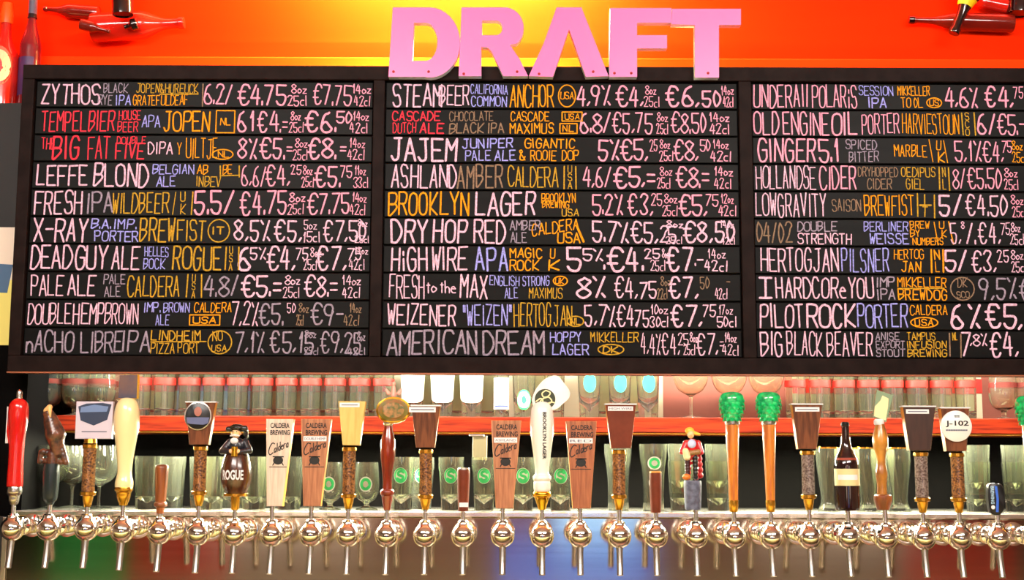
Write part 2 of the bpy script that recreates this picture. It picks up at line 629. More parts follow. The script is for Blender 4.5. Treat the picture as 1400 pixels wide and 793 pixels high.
POS = {'B': (.13, .88), 'M': (.28, .72), 'T': (.09, .44), 'L': (.54, .92), 'H': (.11, .54), 'a': (.06, .33), 'b': (.38, .64),
       'c': (.69, .95), 'J': (.07, .92), 'F': (.08, .94), 'N': (.3, .9)}
ROWS = [[
    'ZYTHOS:57:138 ; BLACK:141:176:T:G RYE:134:155:L:G IPA:159:180:L ; JOPEN&HUREUCK:186:272:T:Y GRATEFULDEAF:182:258:L:O ---:218:272:M:Y |:277:278:F:D ; 6.2/:279:318 €4.75:325:392 8oz:398:420:T 25cl:393:420:L €7.75:428:482 14oz:482:508:T 42cl:484:507:L',
    'TEMPELBIER:57:158:B:R HOUSE:162:193:T:R BEER:161:190:L:R ; APA:194:220:M ; JOPEN:224:288:B:O NL:301:316:M:O []:295:322:F:O ; 61:325:347 €4:352:382 .=:383:394:N 8oz:397:412:T 25cl:395:416:L €6.:417:460 50:460:482:H 14oz:483:505:T 42cl:478:503:L',
    'THE:56:76:H:R BIG:72:109:J:R FAT:120:151:J:R DOUBLE:159:200:a:R FIVE:158:199:N:R ; DIPA:202:237:M:W ; Y:242:249:M:O UILTJE:254:298:B:O NL:298:314:L:O ():290:320:L:O ; 8%:325:352 €5.:355:390 =:392:400:M 8oz:403:421:T 25cl:400:421:L €8.:421:460 =:465:474:M 14oz:478:500:T 42cl:475:499:L',
    'LEFFE:50:120:B:W BLOND:128:204:J:W ; BELGIAN:208:266:T ALE:214:241:L ; AB:269:285:T:O INBEV:269:303:L:Y BE:304:318:T:O |:300:302:H:Y ---:303:328:M:Y |:326:328:H:Y ; 6,6/:330:364 €4,:363:397 25:397:413:T 8oz:414:428:T 25cl:412:430:L €5.:430:466 75:465:482:H 11oz:485:501:T 33cl:483:504:L',
    'FRESH:47:113:J:W ; IPA:120:155:B:G ; WILDBEER:154:232:B:Y /:236:241:F:Y U:246:254:T:Y K:247:255:L:Y |:262:263:F:Y ; 5.5/:266:320:J €4.75:328:392:J 8oz:395:418:T 25cl:393:416:L €7.75:420:478 14oz:482:502:T 42cl:478:500:L',
    'X-RAY:46:121:J:W ; B.A.:124:152:T IMP.:156:187:T PORTER:129:190:L ; BREW:191:240:J:Y FIST:242:282:B:Y IT:291:307:M:Y ():284:315:F:Y ; 8,5%:320:370:B:W €5,:375:413:B:W 5oz:415:434:T 15cl:415:438:L €7,50:442:501:B:W 8oz:489:503:a 25cl:485:505:c',
    'DEAD:42:100:J:W GUY:103:148:J:W ALE:153:192:J:W ; HELLES:197:231:T BOCK:196:227:L ; ROGUE:236:303:J:Y [:308:309:F:Y U:313:319:a:Y S:313:319:b:Y A:313:319:c:Y |:326:327:F:Y ; 6:326:343:J:W 5%:342:364:H:W €4,:365:404:J:W 75:404:422:H 8oz:424:440:T 25cl:415:434:L €7,:432:474:J:W 75:475:495:H 14oz:485:504:a 42cl:477:499:L',
    'PALE:42:88:B:W ALE:93:132:B:W ; PALE:141:172:T:G ALE:143:166:L:G ; CALDERA:174:246:B:Y |:255:256:F:Y U:262:268:a:Y S:262:268:b:Y A:262:268:c:Y |:275:276:F:Y ; 4.8/:279:326:B:G €5.=:330:385:B:W 8oz:389:411:T 25cl:387:410:L €8.=:416:462:B:W 14oz:468:494:T 42cl:468:493:L',
    'DOUBLE:38:98:B:W HEMP:100:143:B:W BROWN:143:190:B:W ; IMP.:197:220:T BROWN:223:260:T ALE:213:233:L ; CALDERA:265:317:T:O USA:264:296:L:O []:259:302:L:O ; 7,2%:317:354:J:W €5.:354:388:B:G 50:392:405:T 8oz:408:423:T:D 25cl:405:416:L:D €9-:425:470:B:G 14oz:478:495:T:D 42cl:470:492:L:D',
    'nACHO:36:102:B:G LIBRE:110:168:B:G IPA:168:206:B:G ; ; LINDHEIM:206:275:T:Y ----:206:283:M:Y PIZZA_PORT:206:273:L:Y NO:290:305:T:Y USA:289:311:L:Y ():284:318:F:Y ; 7,1%:322:362:B:G €5,15:369:430:B:G 8oz:416:433:a:G 25cl:416:436:c:G €9,25:438:494:B:G 8oz:488:500:T:G 42cl:475:500:c:G',
], [
    'STEAM:537:605:J:W BEER:600:642:B:W ; CALIFORNIA:643:695:T COMMON:644:694:L ; ANCHOR:697:758:J:O USA:766:785:M:O ():763:788:F:O ; 4,9%:789:835 €4,:842:880 8oz:882:898:T 25cl:880:902:L €6,:910:956 50:960:986:N 14oz:986:1004:T 42cl:988:1003:L',
    'CASCADE:536:603:T:R DUTCH:537:570:L:R ALE:574:608:L:R ; CHOCOLATE:614:675:T:D BLACK_IPA:614:690:L:D ; CASCADE:698:752:T:O MAXIMUS:697:758:L:O USA:772:793:T:O []:768:797:T:O NL:769:785:L:O []:765:790:L:O ; 6.8/:793:835 €5,75:837:893 8oz:898:914:T 25cl:897:914:L €8.50:917:966 14oz:970:998:T 42cl:970:997:L',
    'JAJEM:535:626:J:W ; JUNIPER:632:702:T PALE:636:672:L ALE:676:706:L ; GIGANTIC:717:787:T:O &:710:719:L:O ROOIE:725:762:L:O DOP:768:792:L:O ; 5%:818:847 €5,:848:886 25:888:900:H 8oz:902:917:T 25cl:901:921:L €8,:921:955 50:957:972:H 14oz:975:997:T 42cl:971:1000:L',
    'ASHLAND:535:625:J:W AMBER:625:688:J:D ; ; CALDERA:694:764:B:Y |:771:772:F:Y U:776:783:a:Y S:776:783:b:Y A:776:783:c:Y |:787:788:F:Y ; 4,6/:797:836 €5,=:839:896 8oz:902:920:T 25cl:898:917:L €8.=:924:970 14oz:977:1003:T 42cl:976:1000:L',
    'BROOKLYN:531:642:J:O LAGER:650:733:J:W ; ; BROOKLYN:740:788:T:O BREWING:741:779:b:O USA:768:792:c:Y ; 5.2%:810:852 €3,:858:893 25:890:906:H 8oz:908:927:T 25cl:905:927:L €5,:928:967 75:965:983:H 12oz:986:1004:T 42cl:982:1007:L',
    'DRY:534:585:J:W HOP:592:640:J:W RED:648:692:J:W ; AMBER:697:740:T:G ALE:698:721:L:G ; CALDERA:727:792:H:O USA:762:794:L:O \\:788:799:N:O ; 5.7%:810:860:B:W €5,:862:900:B:W 25:902:925:N:W 8oz:911:935:a 25cl:910:933:c €8,50:934:1005:B:W 14oz:985:1004:a 42cl:985:1005:c',
    'HiGH:535:585:J:W WIRE:591:640:J:W ; APA:650:695:J:B ; MAGIC:697:742:T:O ROCK:697:738:L:O U:752:760:T:O K:750:766:L:O ; 5:775:795:J:W 5%:797:825:H:W .:826:827:B:W €4.:830:880:J:W 25:881:903:T 8oz:905:916:T 25cl:889:910:L €7:911:948:J:W .-:950:962:M:W 14oz:968:993:T 42cl:963:995:L',
    'FRESH:532:581:J:W to:583:598:M:W the:602:624:M:W MAX:629:667:J:W ; ENGLISH:669:711:T STRONG:714:752:T ALE:690:709:L ; UK:759:772:T:O ():756:777:T:O MAXIMUS:723:770:L:Y ; 8%:788:828:B:W €4,:840:872:B:W 75:875:898:N 8oz:903:918:T:D 22cl:898:913:L:D €7,:914:955:B:W 50:957:971:H:D -:993:999:T:D 42cl:977:995:L',
    'WEIZENER:530:624:B:W ; "WEIZEN":633:700:B:B ; HERTOG:702:754:J:Y JAN:757:783:B:Y NL:779:795:L:Y ():775:799:L:Y ; 5,7%:799:842:B:W €4,:843:872:B:W 75:868:888:N:W 10oz:890:914:T 30cl:888:914:L €7,:917:960:B:W 75:961:980:H 17oz:983:1003:T 50cl:980:1007:L',
    'AMERICAN:529:653:J:G DREAM:660:745:J:G ; HOPPY:752:795:T LAGER:755:806:L ; MIKKELLER:807:874:T:Y DK:824:846:L:Y ():817:854:L:Y ; 4,4%:876:904:B:W €4,:904:930:B:W 25:927:942:H 8oz:943:955:T 25cl:934:951:L €7,:952:982:B:W =:984:990:M 14oz:991:1008:T 42cl:987:1010:L',
], [
    'UNDERAll:1030:1105:J:K POLARiS:1110:1172:J:K ; SESSION:1174:1222:T IPA:1187:1212:L ; MIKKELLER:1227:1272:T:O TO_0L:1231:1262:L:O US:1270:1284:L:O ():1266:1288:L:O ; 4,6%:1292:1337 €4,:1346:1385 75:1385:1400:H',
    'OLD:1030:1066:J:K ENGINE:1070:1134:J:K OIL:1137:1172:J:K ; PORTER:1178:1230:B:K ; HARVIESTOUN:1233:1312:B:O |:1315:1316:F:Y S:1319:1326:a:Y C:1319:1326:b:Y O:1319:1326:c:Y |:1332:1333:F:Y ; 6/:1336:1361 €5.-:1363:1402',
    'GINGER:1036:1116:J:K 5.1:1119:1146:J:K ; SPICED:1156:1200:T:G BITTER:1160:1202:L:G ; MARBLE:1222:1268:M:O \\:1270:1276:F:O U:1280:1288:T:O K:1282:1292:L:O \\:1290:1296:F:O ; 5,1%:1305:1342 €4,:1343:1372 75:1370:1384:H 8oz:1383:1399:T:O 25cl:1383:1402:L:O',
    'HOLLANDSE:1033:1116:J:W CIDER:1120:1171:J:K ; DRYHOPPED:1173:1229:T:D CIDER:1185:1220:L:D ; OEDIPUS:1232:1280:T:Y GIEL:1238:1264:L:Y |:1284:1285:F:Y N:1288:1294:T:Y L:1288:1294:L:Y |:1297:1298:F:Y ; 8/:1302:1320 €5.50:1322:1370 8oz:1373:1392:T 25cl:1372:1392:L',
    'LOW:1033:1062:J:W GRAVITY:1063:1130:J:W ; SAISON:1137:1178:M:D ; BREWFIST:1181:1250:B:O |:1254:1255:F:Y I:1264:1265:T:Y T:1261:1269:L:Y -:1257:1274:M:Y |:1277:1278:F:Y ; 5/:1284:1315:B:W €4.50:1320:1378:B:W 8oz:1382:1400:T 25cl:1383:1402:L',
    '04/02:1034:1084:B:D DOUBLE:1090:1146:T:G STRENGTH:1090:1165:L:W ; BERLINER:1181:1243:T WEISSE:1189:1243:L ; BREW:1244:1272:a:O BY:1244:1258:b:O NUMBERS:1247:1290:c:O \\:1277:1283:F:O U:1284:1292:a:O K:1287:1295:b:O \\:1297:1304:F:O ; 5,:1299:1314:B:W 8:1314:1320:a:W /.:1321:1334:B:W €4,:1337:1368:B:W 75:1368:1382:H 8oz:1382:1396:T 25cl:1380:1400:L',
    'HERTOG:1040:1110:J:W JAN:1112:1147:J:W ; PILSNER:1150:1216:J:B ; HERTOG:1222:1264:T:O JAN:1232:1260:L:O |:1273:1274:F:O N:1277:1286:T:O L:1278:1285:L:O |:1289:1290:F:O ; 5/:1292:1322:B:W €3,:1328:1362:B:W 25:1363:1380:H 8oz:1382:1400:T 25cl:1382:1402:L',
    '!:1038:1056:B:W HARDCORe:1060:1157:B:W YOU:1160:1195:B:W ; IMP:1199:1224:T:G IPA:1199:1224:L:G ; MIKKELLER:1227:1295:T:O ----:1227:1292:b:Y BREWDOG:1227:1295:L:O DK:1309:1324:T:D SCO:1307:1326:L:D ():1299:1333:F:D ; 9,5%:1338:1390:B:G €:1393:1412:B:G',
    'PILOT:1039:1098:J:W ROCK:1103:1170:J:W ; PORTER:1172:1242:J:B ; CALDERA:1244:1296:T:O USA:1250:1276:L:O ():1244:1283:L:O ; 6%:1300:1341:J:W €5,:1347:1397:J:W',
    'BIG:1039:1070:J:W BLACK:1075:1125:J:W BEAVER:1130:1194:J:W ; ANISE:1197:1231:a:G EXPORT:1197:1238:b:G STOUT:1197:1238:c:G ; TAMPUS:1240:1280:a:Y INFUSION:1240:1295:b:Y BREWING:1240:1295:c:Y |:1298:1299:F:D NL:1302:1310:a:Y |:1313:1314:F:D ; 7:1315:1328:J:W ,8%:1326:1350:H:W €4,:1353:1392:J:W',
]]
PART_NAMES = ('beer_name', 'style_note', 'brewery_note', 'price_note')
DEFC = ('W', 'B', 'O', None)
ORD = ['topmost', 'second', 'third', 'fourth', 'fifth', 'sixth', 'seventh', 'eighth', 'ninth', 'lowest']
# what sets each strip's writing apart
LOOK = [[
    'pink-white name and ochre note over orange', 'red name and boxed orange letters', 'tall red words and an orange oval',
    'bold white name and blue note', 'white name and ochre word between bars', 'hyphenated white name and blue note',
    'bold three-word white name and ochre word', 'thin white name and small grey note', 'crowded white name and boxed ochre letters',
    'dim grey name and ochre oval'], [
    'slanting white name and orange circle', 'two small red lines, two orange boxes', 'flowing white name and lilac note',
    'white name running into a faint one', 'large orange word and white word', 'pink-white three-word name and sloping orange word',
    'bold white name and tall blue letters', 'four-word white name and ochre note', 'white name and quoted blue word',
    'wide grey name and ochre oval'], [
    'rose name and small orange oval', 'three rose words and orange brewery', 'rose name ending in figures',
    'white and rose words and faint note', 'white name and faint small note', 'faint figures and two-line white words',
    'white name and tall blue word', 'thin white name and grey price', 'bold white name and orange oval', 'white name and three-line grey note']]
WHERE = ['beside the poster', 'in middle column', 'in the cut-off column']
GRP = 'chalked beer strips in the menu board'
pitch = (Z_T - Z_B) / 10


def write_strip(c, r):
    x0, x1 = COLS[c]
    z1 = Z_T - r * pitch - 0.0016
    z0 = Z_T - (r + 1) * pitch + 0.0016
    cx, cz = (x0 + x1) / 2, (z0 + z1) / 2
    bm = box(BM(), (x0 - cx, -0.004, z0 - cz), (x1 - cx, 0.005, z1 - cz), 0.0015)
    s = obj('menu_strip', bm, M_STRIP, smooth=False, loc=(cx, YB + 0.004, cz))
    tag(s, f'black strip, {LOOK[c][r]}, {ORD[r]} {"from top " if 0 < r < 9 else ""}{WHERE[c]}', 'menu strip', GRP)
    ys = -0.0046
    vpx = 112.5 + 37.6 * (r + 0.5)
    for si, sec in enumerate(ROWS[c][r].split(';')):
        toks = sec.split()
        if not toks:
            continue
        bm, keys = BM(), []
        for ti, t in enumerate(toks):
            f = t.split(':')
            word, a, b = f[0], float(f[1]), float(f[2])
            ps = f[3] if len(f) > 3 else 'B'
            col = f[4] if len(f) > 4 else (DEFC[si] or ('K' if r < 5 else 'W'))  # upper rows take the chalk with pink light in its colour
            t0, t1 = POS[ps]
            xa, xb = P(a + 0.5, vpx, YB).x - cx, P(b - 1.2, vpx, YB).x - cx
            hz = z1 - z0
            zb, zt = z1 - t1 * hz - cz, z1 - t0 * hz - cz
            if ti + 1 < len(toks) and toks[ti + 1][:2] in ('[]', '()'):   # the frame goes round it
                zb, zt = zb + .2 * (zt - zb), zt - .2 * (zt - zb)
            big = ps in 'BJNM'
            w = (0.0026 if ps == 'J' else 0.0023 if big else 0.00175) * (1.12 if col in 'WRKO' else 0.9)
            nf = len(bm.faces)
            bm.faces.ensure_lookup_table()
            if word == '[]':
                ribbon(bm, [(xa, zb), (xb, zb), (xb, zt), (xa, zt), (xa, zb)], 0.0014, ys)
            elif word == '()':
                ribbon(bm, [(x, z) for x, z in disc_pts((xa + xb) / 2, (zb + zt) / 2, (xb - xa) / 2, (zt - zb) / 2, 20)] + [(xb, (zb + zt) / 2)], 0.0014, ys)
            elif set(word) <= {'-'} and len(word) > 1:
                ribbon(bm, [(xa, (zb + zt) / 2), (xb, (zb + zt) / 2 + 0.001)], 0.0014, ys)
            else:
                if word == '[':
                    word = '|'
                st, ww = strokes_of(word, rnd)
                if ww > 0.8:
                    w = min(w, max(0.46 * (xb - xa) / ww, 0.0010))
                w = min(w, 0.11 * (zt - zb))
                slope = 0.16 if (word == 'CALDERA' and c == 1 and r == 5) else 0.02 * rnd.uniform(-1, 1)
                for pl in st:
                    pts = []
                    for px, pz in pl:
                        X = xa + (px / ww) * (xb - xa) if ww > 0.8 else (xa + xb) / 2 + px * 0.004
                        Z = zb + pz / 6.0 * (zt - zb) + slope * (X - (xa + xb) / 2)
                        pts.append((X, min(max(Z, z0 - cz + w), z1 - cz - w)))
                    ribbon(bm, pts, w, ys)
            if col not in keys:
                keys.append(col)
            k = keys.index(col)
            bm.faces.ensure_lookup_table()
            for fc in bm.faces[nf:]:
                fc.material_index = k
        me = bpy.data.meshes.new(PART_NAMES[si])
        bm.to_mesh(me)
        bm.free()
        link(PART_NAMES[si], me, [M_CHALK[k] for k in keys], s, smooth=False)


for c in range(3):
    for r in range(10):
        write_strip(c, r)

# ------------------------------------------------------------------ the five pink letters
YL = fy0 - 0.022
def lp(pts):
    return [(P(u, v, YL).x, P(u, v, YL).z) for u, v in pts]


def arc(cx, cy_, rx, ry, a0, a1, n=12):
    return [(cx + rx * cos(R(a0 + (a1 - a0) * k / n)), cy_ - ry * sin(R(a0 + (a1 - a0) * k / n))) for k in range(n + 1)]


LET = {
    'D': ([[(537, 10), (585, 10)] + arc(587, 58, 42, 48, 88, -88, 18) + [(580, 105), (531, 105)],
           [(566, 31), (583, 31)] + arc(582, 57, 16, 26, 85, -85, 12) + [(580, 83), (564, 83)]], [(538, 98), (586, 98)]),
    'R': ([[(631, 10), (693, 10)] + arc(690, 38, 26, 28, 80, -50, 12) + [(697, 61), (710, 80), (722, 104), (688, 104), (672, 70), (667, 65), (658, 64), (658, 104), (627, 104), (629, 60)],
           [(659, 28), (678, 28)] + arc(678, 38, 9, 10, 80, -80, 8) + [(675, 48), (659, 48)]], [(634, 101), (707, 98)]),
    'A': ([[(761, 10), (795, 10), (832, 104), (801, 105), (778, 40), (756, 105), (723, 104), (743, 60)]], [(737, 101), (811, 98)]),
    'F': ([[(834, 11), (918, 11), (918, 31), (871, 31), (871, 48), (912, 48), (912, 66), (871, 66), (871, 105), (833, 105)]], [(840, 100), (863, 100)]),
    'T': ([[(919, 12), (1013, 12), (1013, 34), (983, 34), (983, 106), (950, 106), (950, 34), (918, 33)]], [(968, 100)]),
}
ADJ = {'D': 'closest to the standing bottles, with a rounded bowl', 'R': 'with a slanting leg', 'A': 'without a crossbar',
       'F': 'with two arms on one side', 'T': 'with one flat bar over a stem'}
for ch, (loops, screws) in LET.items():
    ls = [lp(q) for q in loops]
    ox = sum(p[0] for p in ls[0]) / len(ls[0])
    oz = min(p[1] for p in ls[0])
    ls = [[(x - ox, z - oz) for x, z in q] for q in ls]
    me = curve_solid(ls, 0.0215, 0.0)
    me.materials.clear()
    me.materials.append(M_ACRYL)
    me.materials.append(M_PINK)
    for p in me.polygons:
        p.material_index = 1 if p.normal.y < -0.7 else 0
    le = link('sign_letter', me, None, None, smooth=False)
    le.location = (ox, YL + 0.011, oz)
    tag(le, f'pink capital {ch} {ADJ[ch]}, standing over the board', 'letter', 'pink sign letters over the board')
    for u, v in screws:
        p = P(u, v, YL)
        bm = BM()
        lathe(bm, [(0.0032, 0), (0.0032, 0.0008), (0.0018, 0.0016), (0, 0.0018)], 12, M=Matrix.Rotation(pi / 2, 4, 'X'))
        obj('screw', bm, M_SCREW, le, loc=(p.x - ox, -0.0108, p.z - oz))

# ------------------------------------------------------------------ tap tower: steel front, ledge, lip
xl_p, xr_p = P(9, 760, Y_PAN).x, 1.75
tower = empty('tap_tower', (0, Y_PAN, 1.05), 'brushed steel tap panel under a bright polished ledge', 'tap panel')
T0 = Vector((0, Y_PAN, 1.05))
Z_LB = P(700, 708, Y_PAN).z


def tpart(name, lo, hi, m, bevel=0.0015):
    return obj(name, box(BM(), Vector(lo) - T0, Vector(hi) - T0, bevel), m, tower, smooth=False)


tpart('front_panel', (xl_p, Y_PAN, 1.05), (xr_p, Y_PAN + 0.018, Z_LB), M_STEEL)
tpart('ledge', (pier_x + 0.002, Y_PAN - 0.006, Z_LB + 0.0005), (xr_p, Y_BACK - 0.002, Z_LEDGE), M_STEELB, 0.0025)
tpart('edge_strip', (xl_p - 0.012, Y_PAN - 0.003, 1.05), (xl_p - 0.0005, Y_PAN + 0.018, Z_LB - 0.002), M_NICKEL)
slab('wall_end', (-4.5, Y_PAN + 0.003, 1.05), (xl_p - 0.013, Y_SOF - 0.001, Z_LB - 0.002), M_DARK)
slab('wall_core', (xl_p - 0.012, Y_PAN + 0.019, 1.05), (1.9, Y_BACK - 0.003, Z_LB - 0.002), M_DARK)
# drip tray and bar top below the picture, which the taps mirror
slab('trim_5', (-2.0, 2.86, 1.03), (2.0, Y_PAN + 0.019, 1.05), M_STEELB)
counter = obj('bar_counter', box(BM(), (-2.4, 1.9, 0.0), (2.4, 2.3, 1.08), 0.01), mat('bleached_wood', (246, 232, 190), 0.5), smooth=False)
tag(counter, 'pale wooden bar counter mirrored in the round taps', 'counter')
struct(counter)

# ------------------------------------------------------------------ red shelf
shelf_x0 = P(60, 580, Y_WALL).x
sh = obj('glass_shelf', box(BM(), (shelf_x0, Y_WALL, Z_SHELF_B), (1.85, Y_BACK - 0.001, Z_SHELF_T), 0.002), M_SHELF, smooth=False)
tag(sh, 'long red stained wooden shelf carrying a row of upright glasses', 'shelf')
bm = box(BM(), (shelf_x0, Y_WALL + 0.002, Z_SHELF_B - 0.004), (1.85, Y_WALL + 0.012, Z_SHELF_B - 0.0003), 0.001)
obj('edge_strip', bm, M_BRASS, sh, smooth=False)


# ------------------------------------------------------------------ taps
S = 3.0 / 1850.0 * 1.003        # metres a pixel spans at the taps
TAPX = [17, 66.5, 118, 167, 218, 270.5, 320.4, 371.4, 425, 475.5, 528.5, 581, 633, 687, 741, 793, 846.8, 897, 951.6, 1003.8,
        1054.5, 1107, 1160, 1211, 1263, 1312.7, 1365, 1414]
TAPY = [723, 723, 723, 726, 728, 729.5, 730, 731, 731, 731.5, 732, 732, 732, 732, 732.5, 732.5, 733, 733, 733.5, 734, 734.5, 734.5, 734.5,
        735, 735.5, 735.5, 736, 736]
YO = Y_TAP - Y_PAN               # the ball's place in front of the panel


class Tap:
    pass


def tap(i, label):
    t = Tap()
    c = P(TAPX[i], TAPY[i], Y_TAP)
    t.root = empty('beer_tap', (c.x, Y_PAN, c.z), label, 'beer tap', 'beer taps along the steel panel')
    t.c, t.px, t.py = c, TAPX[i], TAPY[i]
    t.z = lambda y: P(t.px, y, Y_TAP).z - c.z
    t.x = lambda x, y: P(x, y, Y_TAP).x - c.x
    t.n = 0
    if not hasattr(tap, 'me'):
        tap.me = []
        bm = BM()
        Mx = Matrix.Translation((0, 0, 0.004)) @ Matrix.Rotation(pi / 2, 4, 'X')
        lathe(bm, [(0.027, 0), (0.027, 0.004), (0.022, 0.009), (0.014, 0.011), (0.0135, 0.05), (0.019, 0.052), (0.0205, 0.056),
                   (0.0205, 0.068), (0.019, 0.072), (0.013, 0.074), (0.012, 0.11)], 28, M=Mx)
        tap.me.append(('shank', bm, M_CHROME))
        bm = BM()
        r = 0.0262
        prof = [(r * cos(a), r * sin(a)) for a in [R(-78 + 8 * k) for k in range(17)]]
        prof += [(0.0145, 0.0225), (0.0125, 0.026), (0.0125, 0.0295), (0.0095, 0.032)]
        lathe(bm, prof, 40, 0, YO)
        tap.me.append(('faucet_body', bm, M_CHROME))
        bm = BM()
        tube(bm, [(0, YO, -0.020), (0, YO - 0.003, -0.034), (0, YO - 0.011, -0.068), (0, YO - 0.015, -0.083)], [0.0085, 0.0068, 0.0068, 0.0068], 20)
        tap.me.append(('spout', bm, M_NICKEL))
        bm = BM()
        tube(bm, [(0, YO, 0.028), (0, YO, 0.033), (0, YO, 0.034), (0, YO, 0.085)], [0.0085, 0.0085, 0.0052, 0.0052], 16)
        tap.me.append(('lever', bm, M_NICKEL))
        out = []
        for n, bm, m in tap.me:
            out.append((n, obj(n, bm, m, t.root), m))
        tap.me = [(n, o_.data) for n, o_, m in out]
    else:
        for n, me in tap.me:
            o_ = bpy.data.objects.new(n, me)
            COL.objects.link(o_)
            o_.parent = t.root
    return t


def zprof(t, pts):
    """(pixel row, radius in pixels) downwards -> (r, z) upwards"""
    return [(r * S, t.z(y)) for y, r in pts][::-1]


def turned(t, name, pts, m, n=5, dx=0.0, seg=30, parent=None):
    pr = zprof(t, pts)
    pr = spline(pr, n) if n else pr
    pr = [(max(r, 0.0004), z) for r, z in pr]
    return obj(name, lathe(BM(), pr, seg, dx, YO), m, parent or t.root, angle=40), pr


def prof_r(pr):
    def f(z):
        for (r0, z0), (r1, z1) in zip(pr, pr[1:]):
            if z0 <= z <= z1:
                return r0 + (r1 - r0) * (z - z0) / max(z1 - z0, 1e-9)
        return pr[0][0] if z < pr[0][1] else pr[-1][0]
    return f


def grain_tube(t, y0, y1, m=None):
    """the clear barrel full of barley between two brass rings, with its brass cup"""
    lv = t.root
    bm = lathe(BM(), zprof(t, [(y0 + 4, 8.6), (y1 - 4, 8.6)]), 28, 0, YO)
    h = obj('grain_tube', bm, G_TUBE, lv)
    obj('barley', lathe(BM(), zprof(t, [(y0 + 4.3, 6.9), (y1 - 4.3, 6.9)]), 24, 0, YO), m or M_GRAIN, h)
    obj('collar', lathe(BM(), zprof(t, [(y0 - 2, 8), (y0 - 1, 10), (y0 + 3, 10), (y0 + 4, 9)]), 28, 0, YO), M_BRASS, lv)
    obj('collar', lathe(BM(), zprof(t, [(y1 - 4, 9), (y1 - 3, 10.6), (y1 + 1, 10.6), (y1 + 2, 8)]), 28, 0, YO), M_BRASS, lv)
    obj('ferrule', lathe(BM(), zprof(t, [(y1 + 2, 7.5), (y1 + 8, 6.6), (y1 + 16, 4.6), (y1 + 17, 4.0)]), 24, 0, YO), M_BRASS, lv)


def paddle(t, quad, m, depth=13, name='paddle', capm=None, edge=None, top=True):
    """a board flared to the top; quad: (xl, xr, y) at top, (xl, xr, y) at bottom"""
    (a, b, y0), (c, d, y1) = quad
    mx = (a + b) / 2 - t.px
    k = lambda x: (x - t.px) * S
    pts = [(k(c), t.z(y1)), (k(d), t.z(y1)), (k(b), t.z(y0)), (k(a), t.z(y0))]
    bm = prism(BM(), pts, YO - depth / 2 * S, YO + depth / 2 * S, 0.0012)
    p = obj(name, bm, [m, edge or m], t.root, smooth=False)
    if edge:
        for f in p.data.polygons:
            f.material_index = 1 if abs(f.normal.x) > 0.6 or f.normal.z > 0.6 else 0
    if capm:
        bm = box(BM(), (k(a - 1.2), YO - (depth / 2 + 1) * S, t.z(y0) + 0.0003), (k(b + 1.2), YO + (depth / 2 + 1) * S, t.z(y0 - 2)), 0.0006)
        obj('cap', bm, capm, t.root, smooth=False)
    t.front = YO - depth / 2 * S
    return p


def sticker(t, x0, x1, y0, y1, parent, words=None, y=None, m=None):
    k = lambda x: (x - t.px) * S
    yf = (t.front if y is None else y) - 0.0004
    bm = box(BM(), (k(x0), yf - 0.0004, t.z(y1)), (k(x1), yf + 0.0003, t.z(y0)))
    st = obj('label', bm, m or M_PAPER, parent, smooth=False)
    h = (y1 - y0)
    if words == 'line':
        bm = box(BM(), (k(x0 + 2.5), yf - 0.0008, t.z(y0 + h * .62)), (k(x1 - 2.5), yf - 0.0003, t.z(y0 + h * .4)))
        obj('lettering', bm, M_INKGREY, st, smooth=False)
    elif words:
        me = print_text(words, k(x0 + 1.5), k(x1 - 1.5), t.z(y1 - h * .25), t.z(y0 + h * .25), yf - 0.0008)
        link('lettering', me, M_INKGREY, st, smooth=False)
    return st


# red turned handle with side paddle
t = tap(0, 'tap with red lacquered handle, a flat red wing on its side')
turned(t, 'handle', [(545, 5), (549, 10), (556, 13), (570, 13.4), (584, 12), (600, 10.5), (630, 10), (655, 10.5), (664, 10.5), (666, 9)], M_REDLAC)
turned(t, 'tip', [(533, 2), (536, 4), (545, 4.2), (547, 5)], M_NICKEL, 3)
turned(t, 'ferrule', [(664, 9), (668, 10), (674, 10), (678, 7.5), (684, 7), (690, 4.5)], M_NICKEL, 3)
bm = prism(BM(), [((x - 18) * S, t.z(y)) for x, y in [(9, 612), (16, 604), (16, 556), (6, 552), (4, 590)]], YO - 0.006, YO + 0.006, 0.0015)
obj('wing', bm, M_REDLAC, t.root, smooth=False)
bm = box(BM(), (-14.8 * S, YO - 0.005, t.z(606)), (-13.4 * S, YO + 0.005, t.z(556)), 0.0004)
obj('wing_edge', bm, M_PAPER, t.root, smooth=False)

# carved bird
t = tap(1, 'tap with dark carved bird figure perched on a black neck')
M_CARVE = mat('carved_bird', (112, 66, 40), 0.4, rgb2=(44, 24, 20), scale=70, coat=0.4)
q = lambda x, y, d=0: Vector(((x - 69) * S, YO + d * S, t.z(y)))
me = blob([(q(64, 572), q(72, 594), 9.5 * S, 14 * S), (q(72, 594), q(76, 618), 13 * S, 8 * S), (q(62, 566, -2), 7.5 * S), (q(78, 606), q(88, 632), 6 * S, 4.5 * S),
           (q(57, 618), q(84, 622), 5 * S, 5 * S), (q(54, 630), q(88, 632), 4 * S, 4 * S), (q(54, 618), q(53, 631), 4 * S, 4 * S), (q(70, 622), q(70, 640), 8 * S, 8 * S)], 0.0016, 3)
b_ = link('bird', me, M_CARVE, t.root)
me = blob([(q(60, 562, -3), q(64, 557, -5), 5 * S, 4 * S), (q(65, 560, -7), q(67, 570, -9), 3.2 * S, 1.4 * S)], 0.0012, 2)
link('head', me, mat('bird_crest', (236, 190, 120), 0.35), b_)
turned(t, 'neck', [(634, 10), (650, 11), (680, 9.5), (686, 6), (690, 5)], mat('green_black', (26, 38, 40), 0.3), 3)

